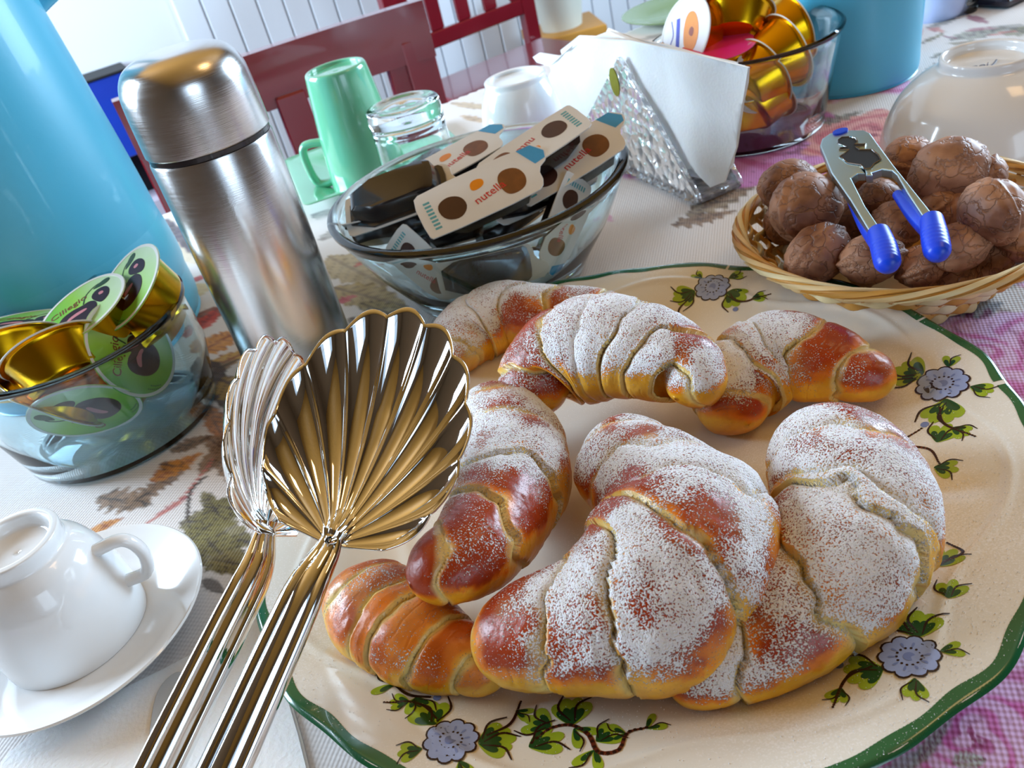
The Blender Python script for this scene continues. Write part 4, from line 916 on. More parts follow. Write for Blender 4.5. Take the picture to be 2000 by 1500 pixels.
nr = vw(520, 850)*.30+CR*.86+CU*.1
shell_spoon('steel serving spoon seen from the side, its shell glowing gold left of the other', D(532, 1045, 30.6), D(585, 668, 33.0), nr, P(215, 1700, .85), 6.4, 11, 1.6, 1.3, up_h=vw(450, 1200)+CR*.3)
# ---------------------------------------------------------------- chocolate spread packs in the middle glass bowl
BC = np.array([1.1, 51.5, 0.]); BH = 7.1
glass_bowl('glass_bowl', 'wide flaring glass bowl heaped with chocolate spread packs, middle of the table', BC, 5.9, 9.35, BH, .42, .28, GLASS_T, .5, bulge=.35)
PKW = pmat('white_board_lid', rgb(230, 228, 224), .4, vary=(60, .05)); PKB = pmat('bread_print', rgb(120, 70, 26), .5, vary=(150, .5)); PKR = pmat('red_print', rgb(206, 34, 40), .4, vary=(90, .2)); PKC = pmat('sky_blue_print', rgb(60, 160, 214), .4, vary=(90, .15)); PKD = pmat('cocoa_print', rgb(70, 36, 22), .4, vary=(90, .3)); PKT = pmat('teal_small_print', rgb(90, 170, 180), .4, vary=(90, .3))
lo_ = [(-3.9, -1.75), (2.6, -1.75), (3.2, -1.3), (3.3, -.2), (4.1, .25), (4.3, .9), (3.6, 1.75), (-3.5, 1.75), (-4.1, 1.35), (-4.15, -1.4)]
lid_o = outline(chaikin(lo_, 1), .09, .02, 1)
tr = []
for z, k, x0 in ((-.02, 1., 0), (-.16, 1., 0), (-.2, .90, .1), (-1.15, .84, .1), (-1.35, .74, .1)):
    tr.append([(x*k-.35*(1-k), y*k, z) for x, y in chaikin([(-3.7, -1.6), (2.4, -1.6), (2.9, -1.1), (2.9, 1.1), (2.4, 1.6), (-3.7, 1.6)], 1)])
ntr = len(tr[0]); trv = np.array(tr, float).reshape(-1, 3)
trf = [q_[::-1] for q_ in gridf(len(tr), ntr, False, True)]; trf = [q_[::-1] for q_ in trf]; trf.append(list(range(len(trv)-ntr, len(trv)))[::-1]); trf.append(list(range(ntr)))
NTX = text('nutella', .78, .006)
def pack():
    t = thing('spread_pack', 'x', 'spread pack', (0, 0, 0))
    mk('tray', (trv, trf), BLACKP, t, True, 35)
    l = mk('lid', xf(lid_o, (0, 0, .04)), PKW, t, False)
    mk('blue_tip', band([(3.3, .2), (4.0, .35), (4.15, .85), (3.6, 1.62), (2.7, 1.62)], .086, .1), PKC, l, False)
    mk('bread_print', band(chaikin([(.9, -.9), (1.4, -1.2), (2.2, -1.0), (2.5, -.2), (2.2, .6), (1.3, .8), (.8, .2)], 2), .086, .1), PKB, l, False)
    mk('bread_print', band(chaikin([(-2.9, -.8), (-2.0, -1.2), (-1.3, -.6), (-1.4, .3), (-2.2, .7), (-3.0, .3)], 2), .086, .1), PKD, l, False)
    mk('honey_print', band(chaikin([(-.8, .2), (.1, .3), (.2, .9), (-.6, 1.)], 2), .086, .1), APR, l, False)
    mk('lettering', xf(NTX, (.15, -.35, .1), rz=.2, sc=(1.0, 1.0, 1)), PKR, l, False)
    mk('small_print', cat(*[box(-3.6, -3.2, -1.2+.28*i, -1.05+.28*i, .086, .096) for i in range(8)]), PKT, l, False, kind='stuff')
    return t
pk0 = pack(); first = [True]
def place_pack(label, px, py, z, ax, nrm, sc=1.):
    """ax: long-axis direction and nrm: lid normal, in camera terms (right, up, towards the viewer)"""
    c = P(px, py, z); bk = -fw
    n = unit(nrm[0]*CR+nrm[1]*CU+nrm[2]*bk); x = ax[0]*CR+ax[1]*CU+ax[2]*bk; x = unit(x-n*(x@n)); y = np.cross(n, x)
    m3 = frame(x*sc, y*sc, n*sc)
    if first[0]:
        first[0] = False; m = Matrix([[m3[i][j] for j in range(3)] for i in range(3)]).to_4x4(); m.translation = Vector(c*S); pk0.matrix_world = m; o = pk0
    else: o = dup(pk0, c, m3)
    o['label'] = label; o['group'] = 'chocolate spread packs in the glass bowl'; return o
UPC = (CR@ZV, CU@ZV, -fw@ZV)           # world up in camera terms
def nv(r=0., u=0., b_=0.): return (UPC[0]+r, UPC[1]+u, UPC[2]+b_)
pk = place_pack
pk('spread pack in the middle of the heap, its printed lid facing up', 948, 372, 7.7, (.90, .42, -.1), nv(.05, -.25, .55), 1.02)
pk('spread pack at the top left of the heap, white lid slanting up', 885, 312, 8.0, (.86, .45, -.2), nv(-.12, .0, .25), 1.)
pk('spread pack topmost at the back of the heap', 1030, 294, 8.5, (-.80, -.60, 0), nv(-.2, -.1, .3), .98)
pk('spread pack at the right of the heap, pale blue tip by the rim', 1118, 308, 7.4, (.80, .58, .1), nv(-.1, -.25, .45), .98)
pk('spread pack lying upside down at the left of the heap, black tray up', 790, 385, 7.2, (.98, .18, 0), (-UPC[0], -UPC[1]+.5, -UPC[2]), 1.)
pk('spread pack tilted at the front left against the rim with a white lid edge', 770, 432, 5.6, (.93, .30, 0), nv(-.1, .95, -.6), .85)
pk('spread pack standing against the right bowl wall, lid facing out through the glass', 1098, 440, 4.3, (-.30, -.93, 0), (.80, -.35, .95), .74)
pk('spread pack low at the left of the bowl, its lid seen through the glass', 835, 522, 3.6, (.75, -.65, 0), (-.55, -.45, 1.), .72)
pk('spread pack low at the front of the bowl, dark through the glass', 960, 520, 3.5, (.95, .2, 0), (-.1, .3, -1), .8)
pk('spread pack half buried at the back left of the bowl', 830, 342, 5.7, (.7, .6, .3), (-UPC[0]+.4, -UPC[1], -UPC[2]), .8)
pk('spread pack half buried in the centre of the bowl', 930, 410, 5.0, (.95, -.1, .2), (-UPC[0], -UPC[1]-.2, -UPC[2]+.3), .9)
pk('spread pack buried at the right centre of the bowl', 1060, 380, 5.2, (.6, .7, .2), (-UPC[0], -UPC[1]+.2, -UPC[2]), .85)
pk('spread pack at the very bottom of the bowl on the left', 890, 460, 2.2, (.9, .3, 0), (-UPC[0], -UPC[1], -UPC[2]), .82)
pk('spread pack at the very bottom of the bowl on the right', 1000, 440, 2.1, (.4, .8, 0), (-UPC[0]+.2, -UPC[1], -UPC[2]), .82)

# ---------------------------------------------------------------- mint dish, mug and tumbler
dl, dr_, dn = P(557, 308, 1.2), P(902, 250, 1.2), P(596, 404, 1.2)
dcn = np.array([-7.2, 80.4, 0.]); da = math.radians(7); hs = 7.7
dish = thing('square_dish', 'square mint green dish under the upturned mint mug', 'dish', dcn, da+math.radians(4))
def sq(h, r, z, n=10):
    out = []
    for cx, cy, a0 in ((h-r, h-r, 0), (-h+r, h-r, 90), (-h+r, -h+r, 180), (h-r, -h+r, 270)):
        for k in range(n): a_ = math.radians(a0+90*k/(n-1)); out.append((cx+r*math.cos(a_), cy+r*math.sin(a_), z))
    return out
rg_ = [sq(3.2, 1.2, 0), sq(3.8, 1.4, 0), sq(4.2, 1.4, .25), sq(5.6, 1.2, .7), sq(hs, .8, 1.35), sq(hs+.05, .8, 1.45), sq(hs-.1, .8, 1.5), sq(5.5, 1.2, 1.0), sq(4.2, 1.4, .55), sq(3.2, 1.2, .5)]
v = np.array(rg_).reshape(-1, 3); f = gridf(10, 40, False, True)+[list(range(40))[::-1], list(range(360, 400))]
mk('dish', (v, f), MINT, dish, True, 50)
mc = np.array([*P(726, 352, .55)[:2], .55])
mug = thing('mug', 'mint green tapered mug standing upside down on the square dish', 'mug', mc)
mk('body', lathe([(3.05, 0), (3.42, 0), (3.5, .1), (3.48, 1.2), (3.3, 4), (2.95, 7.5), (2.72, 9.6), (2.62, 10.1), (2.45, 10.25), (2.2, 10.2), (2.0, 9.95), (0, 9.9), (0, 9.5), (2.3, 9.2), (2.9, 4), (3.1, .6)], 96, 90, True), MINT, mug, True, 60)
ha = math.atan2(*(P(608, 335, 2.5)-mc)[[1, 0]])
mk('handle', xf(tube([(3.1, 0, 4.3), (4.3, 0, 4.4), (5.0, 0, 4.2), (5.25, 0, 3.4), (5.15, 0, 1.6), (4.8, 0, .75), (4.0, 0, .6), (3.3, 0, .8)], .36, 12, n=40, flat=1.3, up=(0, 1, 0)), rz=ha), MINT, mug)
tc_ = np.array([*P(842, 398, 0)[:2], 0])
tum = thing('tumbler', 'small clear tumbler upside down in front of the mint mug', 'glass', tc_)
mk('glass_body', lathe([(3.05, 0), (3.2, 0), (3.22, .1), (3.1, 2.5), (2.95, 6.0), (2.98, 7.2), (2.95, 8.2), (2.8, 8.55), (2.3, 8.62), (1.6, 8.45), (0, 8.4), (0, 7.3), (2.2, 7.1), (2.6, 6.6), (2.78, 5.8), (2.95, 2.5)], 96, 110, True), GLASS, tum, True, 60)
wc = np.array([*P(1026, 250, 0)[:2], 0])
whc = thing('cup', 'white cup standing upside down between the tumbler and the napkins', 'cup', wc)
mk('body', lathe([(3.7, 0), (3.95, 0), (4.0, .1), (3.9, 1.4), (3.5, 3.2), (3.05, 4.2), (2.9, 4.5), (2.9, 4.9), (2.7, 5.0), (2.45, 4.9), (2.3, 4.6), (0, 4.55), (0, 4.2), (3.0, 3.6), (3.6, 1.4)], 72, 80, True), PORC, whc, True, 60)

# ---------------------------------------------------------------- crystal napkin holder with napkins
CRYS, nt, b = new_mat('cut_crystal')
b.inputs['Transmission Weight'].default_value = .82; b.inputs['Roughness'].default_value = .12; b.inputs['Base Color'].default_value = (.86, .88, .92, 1); b.inputs['IOR'].default_value = 1.5
tc = nd(nt, 'ShaderNodeTexCoord'); vo = nd(nt, 'ShaderNodeTexVoronoi', Scale=130.); nz = nd(nt, 'ShaderNodeTexNoise', Scale=90., Detail=3.)
nt.links.new(tc.outputs['Object'], vo.inputs[0]); nt.links.new(tc.outputs['Object'], nz.inputs[0])
ad = nd(nt, 'ShaderNodeMath', _operation='ADD'); nt.links.new(vo.outputs[0], ad.inputs[0]); nt.links.new(nz.outputs[0], ad.inputs[1])
bp = nd(nt, 'ShaderNodeBump', Strength=.8, Distance=.003); nt.links.new(ad.outputs[0], bp.inputs['Height']); nt.links.new(bp.outputs[0], b.inputs['Normal'])
hl, hr = P(1122, 292, 0), P(1366, 404, 0); hx = unit(hr-hl); hn = np.cross(hx, ZV)      # towards the viewer's left
if hn@(-fw) < 0: hn = -hn
hc = (hl+hr)/2; apex = hit(1205, 110, hc, hn); aw = (apex-hc)@hx; ah = apex[2]; hwid = np.linalg.norm(hr-hl)/2
hold = thing('napkin_holder', 'cut crystal napkin holder with triangular sides and an oval gold medallion', 'napkin holder', [*hc[:2], 0], mat3=frame(hx, np.cross(ZV, hx), ZV))
hy = np.cross(ZV, hx); sgn = 1 if hn@hy > 0 else -1
def tri_panel(off):
    o = chaikin([(-hwid, .1), (hwid, .1), (hwid-.3, .9), (aw+.55, ah-.5), (aw, ah), (aw-.45, ah-.5), (-hwid+.3, .9)], 1)
    v, f = outline(o, .42, .1)
    return np.c_[v[:, 0], v[:, 2]+off, v[:, 1]], f
mk('panel', tri_panel(-.2*sgn), CRYS, hold, False)
mk('panel', tri_panel(-3.7*sgn), CRYS, hold, False)
bx = []
rb_ = random.Random(3)
for i in range(26):
    x = -hwid+.3+i*(2*hwid-.6)/25; bx.append(xf((ico*[.42, .36, .5], icf), (x, .18*sgn, .4)))
mk('beaded_foot', cat(*bx), CRYS, hold, False, kind='stuff')
mk('base_strip', box(-hwid+.2, hwid-.2, -3.8 if sgn > 0 else 0, 0 if sgn > 0 else 3.8, .02, .5, .1), CRYS, hold, False)
md = hit(1201, 160, hc, hn); md = np.array([(md-hc)@hx, 0, md[2]])
OLG = pmat('gold_label', rgb(150, 140, 40), .35, metal=.5, vary=(80, .3))
v, f = disc(0, 0, .62, 1.05, .1, 0, 28, .04); mk('medallion', (np.c_[v[:, 0]+md[0], -(v[:, 2])*sgn*-1+.03*sgn, v[:, 1]+md[2]], f), OLG, hold, False)
gn = 'white paper napkins in the crystal holder'
nps = [[(1070, 150), (1100, 105), (1150, 72), (1232, 78), (1340, 100), (1462, 132), (1450, 200), (1432, 290), (1415, 355), (1388, 366), (1352, 330), (1300, 330), (1180, 345), (1150, 340), (1120, 260)],
       [(1078, 128), (1122, 86), (1185, 62), (1262, 84), (1360, 108), (1456, 128), (1440, 240), (1424, 330), (1390, 352), (1300, 340), (1170, 330), (1110, 230)],
       [(1040, 112), (1052, 104), (1090, 110), (1160, 74), (1225, 70), (1300, 90), (1380, 112), (1440, 126), (1420, 250), (1400, 330), (1300, 335), (1190, 325), (1120, 220), (1085, 132), (1048, 122)],
       [(1095, 98), (1130, 70), (1178, 72), (1186, 56), (1240, 76), (1320, 96), (1440, 122), (1420, 260), (1395, 330), (1290, 330), (1180, 310), (1120, 200)]]
lb = ['front white napkin whose bright corner hangs down right of the crystal triangle', 'second white napkin, just behind the front one in the crystal holder', 'third white napkin with a rolled corner poking out at the left', 'rearmost white napkin with a raised corner at the top']
import mathutils
for i, pl in enumerate(nps):
    q0 = hc-hn*(.75+.55*i); pp = [hit(x, y, q0, hn) for x, y in pl]
    l2 = np.array([[(p_-q0)@hx, p_[2]] for p_ in pp]); l2[:, 1] = np.maximum(l2[:, 1], .62)
    # grid clipped to the outline: triangulate a fine lattice inside it for soft paper waves
    poly = [Vector((x, y)) for x, y in l2]
    mn, mxx = l2.min(0), l2.max(0); gp2 = [tuple(p_) for p_ in l2]; n0 = len(gp2)
    def inside(x, y):
        c = False; j = n0-1
        for k in range(n0):
            if (l2[k][1] > y) != (l2[j][1] > y) and x < (l2[j][0]-l2[k][0])*(y-l2[k][1])/(l2[j][1]-l2[k][1]+1e-12)+l2[k][0]: c = not c
            j = k
        return c
    for x in np.arange(mn[0], mxx[0], .45):
        for y in np.arange(mn[1], mxx[1], .45):
            if inside(x, y): gp2.append((x, y))
    vs2, es2, fs2, *_ = mathutils.geometry.delaunay_2d_cdt([Vector(p_) for p_ in gp2], [(k, (k+1) % n0) for k in range(n0)], [], 1, 1e-5)
    a2 = np.array([v_[:] for v_ in vs2]); wv = .16*np.sin(a2[:, 0]*.9+i)+.12*np.sin(a2[:, 1]*1.1+a2[:, 0]*.5+2*i)+.10*(fbm(np.c_[a2, a2[:, :1]*0+i], 1.1)-.5)
    amp_ = sst(.6, 3, a2[:, 1])
    fr3 = hc[None]+np.outer(a2[:, 0], hx)+np.outer(-(.75+.55*i)+wv*amp_*.9, hn)*1.0; fr3[:, 2] = a2[:, 1]
    bk3 = fr3-hn*.14; n = len(fr3); fs = [list(q_) for q_ in fs2]
    ed = {}
    for q_ in fs:
        for k in range(len(q_)): e = (q_[k], q_[(k+1) % len(q_)]); ed[e] = 1
    bd = [e for e in ed if (e[1], e[0]) not in ed]
    F = fs+[[a+n for a in q_[::-1]] for q_ in fs]+[[b_, a, a+n, b_+n] for a, b_ in bd]
    if (np.cross(fr3[fs[0][1]]-fr3[fs[0][0]], fr3[fs[0][2]]-fr3[fs[0][0]])@hn) < 0: F = [q_[::-1] for q_ in F]
    o = mk('paper_napkin', (np.vstack([fr3, bk3]), F), PAPER, None, True, 50); tag(o, lb[i], 'napkin', gn)

# ---------------------------------------------------------------- glass bowl of jam cups at the right
RB = np.array([23.9, 65.5, 0.]); RBH = 7.6
glass_bowl('glass_bowl', 'straight glass bowl of gold jam cups behind the napkins', RB, 5.9, 7.2, RBH, .36, .2, GLASS, .45)
gk = 'jam cups in the glass bowl at the right'
pc_ = lambda *a, **k: place_cup(*a[:2], gk, a[2], **k) if k else place_cup(a[0], a[1], gk, a[2])
def lid_right(*a_, **k): return fitin(_lp(*a_, **k), RB, 5.3, 6.6, 7.6, .5)
pc_('plain', 'gold jam cup on top of the right bowl, bright side facing the camera', lid_right(1440, 22, 150, -.15, .1, 1., 1, 0, depth=64))
pc_('white', 'jam cup with a white lid and apricot picture at the left of the right bowl', lid_right(1338, 66, 120, .55, -.9, .2, .2, 1, depth=64))
pc_('pink', 'jam cup with a shiny pink lid just above the napkins', lid_right(1400, 92, 118, .55, -.1, .95, 1, 0, depth=62.5))
pc_('white', 'jam cup with a white lid behind the front napkin corner', lid_right(1452, 172, 130, .8, .4, .3, .6, .7, depth=61))
pc_('plain', 'gold jam cup leaning at the top right of the right bowl, rim to the right', lid_right(1545, 55, 130, -.1, .85, .50, 1, 0, depth=66))
pc_('plain', 'gold jam cup touching the right wall of the right bowl, second from the top', lid_right(1560, 100, 130, -.1, .85, .55, 1, 0, depth=62))
pc_('plain', 'gold jam cup with a broad highlight in the right bowl, below the rim line', lid_right(1530, 155, 140, -.12, .80, .62, 1, 0, depth=61))
pc_('plain', 'gold jam cup lowest at the right in the right bowl, tipped to the left', lid_right(1520, 205, 150, -.12, .60, .78, 1, 0, depth=61))
pc_('plain', 'gold jam cup on the bottom of the right bowl beside the napkin', lid_right(1440, 240, 120, .25, -.1, 1., 1, 0, depth=61.5))
pc_('white', 'jam cup with an orange lid picture under the napkin edge', lid_right(1450, 196, 100, .6, .8, -.1, .3, .9, depth=60.2))

# ---------------------------------------------------------------- turquoise vase, upturned white bowl
bkc = np.array([35.1, 71.6, 0.])
vase = thing('vase', 'turquoise vase behind the glass bowl at the top right', 'vase', bkc)
mk('body', lathe([(0, 0), (5.2, 0), (5.65, .15), (5.85, .7), (5.9, 3), (6.2, 9), (6.5, 15), (6.6, 18), (6.3, 18.1), (6.1, 15), (5.6, 6), (5.2, 1.2), (0, .9)], 96, 100), TEAL, vase, True, 60)
wb = np.array([34.2, 50.9, 0.])
bow = thing('bowl', 'large white bowl turned upside down at the right edge', 'bowl', wb)
mk('body', lathe([(5.9, 0), (6.15, 0), (6.25, .12), (6.2, .8), (5.85, 2.4), (5.1, 4.0), (4.1, 5.1), (3.2, 5.75), (2.8, 6.0), (2.75, 6.45), (2.62, 6.6), (2.45, 6.5), (2.35, 6.1), (2.0, 5.95), (0, 5.9), (0, 5.5), (3.6, 5.0), (5.4, 2.4), (5.85, .5)], 128, 130, True), PORC, bow, True, 60)
INK = pmat('grey_ink', rgb(90, 92, 110), .5, vary=(90, .2))
mkx = P(1922, 128, 5.98); mk('stamp', cat(xf(text('nei', .9, .006, .4), (-.2, 0, 0)), tube([(.45, -.35, .01), (.75, .05, .01), (1.05, .55, .01)], .05, 6, n=8, flat=.2)) if False else xf(cat(xf(text('nei', .9, .006, .4), (-.2, 0, 0)), tube([(.45, -.35, .01), (.75, .05, .01), (1.05, .55, .01)], .05, 6, n=8, flat=.2)), mkx-wb+np.array([-.1, .1, .02]), rz=-.25), INK, bow, False)

# ---------------------------------------------------------------- basket of walnuts with a nutcracker
KC = np.array([*P(1750, 425, 3.6)[:2], 0.]); KR, KB, KH = 8.0, 4.9, 3.6
STRAW = [pmat('straw_'+n_, c_, .55, vary=(25, .28, (1, 1, 6)), bump=(260, .3, .0006)) for n_, c_ in (('golden', rgb(206, 150, 66)), ('pale', rgb(226, 196, 140)), ('cream', rgb(236, 216, 168)))]
bas = thing('basket', 'round woven straw basket holding walnuts at the right', 'basket', KC)
def br(z): return KB+(KR-KB)*np.clip(np.asarray(z, float)/KH, 0, 2)**1.25
mk('bottom', lathe([(0, .05), (KB, .05), (KB+.1, .25), (KB-.1, .45), (0, .45)], 48), STRAW[0], bas, True, 40)
NS = 36
zs_ = np.linspace(.15, KH-.1, 10)
for i in range(NS):
    a_ = 2*math.pi*i/NS; pts_ = [(br(z)*math.cos(a_), br(z)*math.sin(a_), z) for z in zs_]
    o = mk('stake', tube(pts_, .13, 6), STRAW[0], bas) if i == 0 else None
    if i == 0: stk = o
    else:
        o = bpy.data.objects.new('stake', stk.data); COL.objects.link(o); o.parent = bas
        o.rotation_euler = (0, 0, a_)
rows = 7
for r_ in range(rows):
    z = .35+r_*(KH-.75)/(rows-1); n = 288; t_ = np.linspace(0, 2*math.pi, n, endpoint=False)
    R_ = br(z)+.19*np.sin(NS/2*t_+r_*math.pi); pts_ = np.c_[R_*np.cos(t_), R_*np.sin(t_), z+.05*np.sin(5*t_+r_)+.03*np.sin(NS*t_)]
    T = np.roll(pts_, -1, 0)-np.roll(pts_, 1, 0); T /= np.linalg.norm(T, axis=1)[:, None]; Nn = np.c_[np.cos(t_), np.sin(t_), 0*t_]; B_ = np.cross(T, Nn)
    ps = np.linspace(0, 2*math.pi, 8, endpoint=False)
    v = pts_[:, None]+.09*np.cos(ps)[None, :, None]*Nn[:, None]+.31*np.sin(ps)[None, :, None]*B_[:, None]
    mk('woven_strand', (v.reshape(-1, 3), gridf(n, 8, True, True)), STRAW[(r_*2+1) % 3], bas, True, 0)
nw = 24
wv_ = []
for k in range(24):      # one slanted wrap of the rim braid
    u_ = k/23; a_ = (u_-.5)*.80; ph_ = u_*math.pi*1.1-.3
    for s_ in (-1, 1):
        aa = a_+s_*.105; r_ = KR+.05+.42*math.cos(ph_+s_*.12); z = KH+.36*math.sin(ph_+s_*.12)
        wv_.append((r_*math.cos(aa), r_*math.sin(aa), z))
for k in range(24): x, y, z = wv_[2*k]; 
wv_ = np.array(wv_); vin = wv_.copy(); ctr = np.c_[np.cos(np.arctan2(wv_[:, 1], wv_[:, 0]))*(KR+.05), np.sin(np.arctan2(wv_[:, 1], wv_[:, 0]))*(KR+.05), np.full(len(wv_), KH)]
vin = wv_+(ctr-wv_)*.3
F = gridf(24, 2)+[[a+48 for a in q_[::-1]] for q_ in gridf(24, 2)]+[[2*k, 2*k+2, 2*k+50, 2*k+48] for k in range(23)]+[[2*k+1, 2*k+49, 2*k+51, 2*k+3] for k in range(23)]
wrap = [mk('rim_wrap', (np.vstack([wv_, vin]), F), STRAW[m_], bas, True, 50) for m_ in (0, 1, 2)]
t_ = np.linspace(0, 2*math.pi, 96, endpoint=False); ps = np.linspace(0, 2*math.pi, 10, endpoint=False)
v = np.stack([np.outer(np.cos(t_), KR+.05+.3*np.cos(ps)), np.outer(np.sin(t_), KR+.05+.3*np.cos(ps)), np.tile(KH+.24*np.sin(ps), (96, 1))], -1).reshape(-1, 3)
mk('rim_core', (v, gridf(96, 10, True, True)), STRAW[0], bas, True, 0)
for i in range(nw):
    if i < 3: wrap[i].rotation_euler = (0, 0, 2*math.pi*i/nw); continue
    o = bpy.data.objects.new('rim_wrap', wrap[[0, 1, 2, 1][i % 4]].data); COL.objects.link(o); o.parent = bas; o.rotation_euler = (0, 0, 2*math.pi*i/nw)

WALN, nt, b = new_mat('walnut_shell')
b.inputs['Roughness'].default_value = .5
tc = nd(nt, 'ShaderNodeTexCoord'); n1 = nd(nt, 'ShaderNodeTexNoise', Scale=70., Detail=5.); v1 = nd(nt, 'ShaderNodeTexVoronoi', _feature='DISTANCE_TO_EDGE', Scale=130.)
wp = nd(nt, 'ShaderNodeMix', _data_type='RGBA', ); wp.inputs[0].default_value = .035
nt.links.new(tc.outputs['Object'], n1.inputs[0]); nt.links.new(tc.outputs['Object'], wp.inputs[6]); nt.links.new(n1.outputs[1], wp.inputs[7]); nt.links.new(wp.outputs[2], v1.inputs[0])
cr = nd(nt, 'ShaderNodeValToRGB'); cr.color_ramp.elements[0].position = .3; cr.color_ramp.elements[0].color = (*rgb(96, 50, 30), 1); cr.color_ramp.elements[1].position = .72; cr.color_ramp.elements[1].color = (*rgb(204, 152, 118), 1)
nt.links.new(n1.outputs[0], cr.inputs[0])
mr = nd(nt, 'ShaderNodeMapRange'); mr.inputs[2].default_value = .09; mr.inputs[3].default_value = .45; nt.links.new(v1.outputs[0], mr.inputs[0])
mx = nd(nt, 'ShaderNodeMix', _data_type='RGBA', _blend_type='MULTIPLY'); mx.inputs[0].default_value = .45; nt.links.new(cr.outputs[0], mx.inputs[6]); nt.links.new(mr.outputs[0], mx.inputs[7]); nt.links.new(mx.outputs[2], b.inputs['Base Color'])
bp = nd(nt, 'ShaderNodeBump', Strength=.7, Distance=.0012); nt.links.new(mr.outputs[0], bp.inputs['Height']); nt.links.new(bp.outputs[0], b.inputs['Normal'])
def walnut_mesh(seed):
    nu, nv_ = 56, 36; u = np.linspace(0, 2*math.pi, nu, endpoint=False); w = np.linspace(0, math.pi, nv_); UU, WW = np.meshgrid(u, w, indexing='ij')
    d = np.stack([np.cos(WW), np.sin(WW)*np.cos(UU), np.sin(WW)*np.sin(UU)], -1)
    r = 1+.07*(fbm(d+seed, 2.2, 3)-.5)*2+.05*(np.abs(fbm(d+seed*2, 4.5, 2)-.5)*-2+.3)
    seam = np.exp(-(d[..., 2]/.09)**2); r = r+.055*seam-.04*np.exp(-((np.abs(d[..., 2])-.17)/.07)**2)+.08*sst(.8, 1, np.abs(d[..., 0]))
    v = d*r[..., None]*np.array([1.16, 1., .94]); return v.reshape(-1, 3), gridf(nu, nv_, True, False)
wm = [walnut_mesh(s_) for s_ in (1.3, 4.4, 8.1)]; wo = [None]*3
nuts = [(1535, 362, 4.6, 56, .1, 'walnut at the back left of the basket, lighter orange brown'), (1574, 406, 4.9, 74, .35, 'large walnut left of the nutcracker, resting against the back one'), (1597, 496, 3.6, 62, .1, 'dark walnut low at the front left of the basket'), (1702, 505, 3.6, 56, -.4, 'walnut at the front edge beneath the left blue tip'), (1775, 310, 4.6, 50, .2, 'walnut at the back touching the white bowl, left of the biggest'), (1853, 334, 5.3, 68, -.2, 'biggest walnut at the back right with a cracked wrinkled shell'), (1938, 414, 5.2, 68, 1.3, 'walnut at the right edge with a dark open seam'), (1836, 412, 3.7, 52, .4, 'walnut just right of the nutcracker arm, in shade'), (1872, 482, 3.9, 54, -.5, 'walnut under the right blue tip near the basket front'), (1750, 440, 3.6, 52, .9, 'walnut seen between the arms of the nutcracker'), (1715, 392, 3.9, 46, .2, 'walnut under the open jaw of the nutcracker'), (1925, 346, 4.2, 44, .6, 'small walnut peeping out between the two right-hand ones'), (1800, 520, 2.9, 48, .1, 'walnut hidden low between the two blue tips'), (1985, 470, 3.2, 52, .5, 'walnut at the far right inside the basket wall'), (1500, 430, 3.0, 46, .3, 'walnut deep in shade at the left inside wall'), (1660, 440, 2.6, 50, 1.2, 'walnut in the dark gap beneath the left arm'), (1650, 330, 3.6, 44, .4, 'walnut behind the head of the nutcracker'), (1930, 500, 2.6, 52, .9, 'walnut deep at the right front, below the one with the open seam'), (1860, 535, 2.2, 46, .2, 'walnut deep in the basket below the right blue tip'), (1690, 520, 2.3, 44, .7, 'walnut lowest at the front wall, left of the left blue tip')]
for i, (px, py, z, r, a_, lb_) in enumerate(nuts):
    c = P(px, py, z); rc = r*((c-CO)@fw)/FPX/1.08; k = i % 3
    h_ = np.hypot(*(c-KC)[:2]); lim = br(min(c[2], KH))-.35-rc*.95
    if h_ > lim: c[:2] = KC[:2]+(c-KC)[:2]*lim/h_
    c[2] = max(c[2], rc+.5)
    if wo[k] is None:
        o = mk('walnut', wm[k], WALN, None, True, 0, origin=(0, 0, 0)); wo[k] = o
    else: o = bpy.data.objects.new('walnut', wo[k].data); COL.objects.link(o)
    o.location = Vector(c*S); o.scale = (rc, rc, rc); o.rotation_euler = (.5+i*.7, .25*math.sin(i*2.1), a_+.25)
    tag(o, lb_, 'walnut', 'walnuts in the straw basket')

# nutcracker: plane through three points resting on the nuts
n1_, n2_, n3_ = P(1650, 272, 6.6), P(1728, 505, 5.9), P(1822, 478, 6.1)
nn_ = unit(np.cross(n2_-n1_, n3_-n1_)); nn_ = nn_ if nn_[2] > 0 else -nn_
ny = unit(n1_-(n2_+n3_)/2); nx = np.cross(ny, nn_); NR = frame(nx, ny, nn_)
def n2d(l): return [tuple((lambda p: (p@nx, p@ny))(hit(x, y, n1_, nn_)-n1_)) for x, y in l]
ncr = thing('nutcracker', 'chrome nutcracker with blue grips lying across the walnuts', 'nutcracker', n1_, mat3=NR)
CHR = pmat('satin_chrome', (.62, .80, .86), .30, metal=1., vary=(20, .05))
sh = n2d([(1602, 292), (1606, 279), (1622, 268), (1656, 262), (1688, 262), (1700, 268), (1712, 285), (1745, 330), (1830, 437), (1808, 440), (1772, 385), (1752, 350), (1742, 341), (1722, 338), (1703, 344), (1705, 350), (1692, 350), (1690, 338), (1681, 335), (1690, 346), (1676, 346), (1663, 356), (1690, 410), (1726, 464), (1704, 470), (1662, 400), (1624, 345)])
o_ = outline(sh, .5, .07, 2); mk('chrome_frame', o_, CHR, ncr, False)
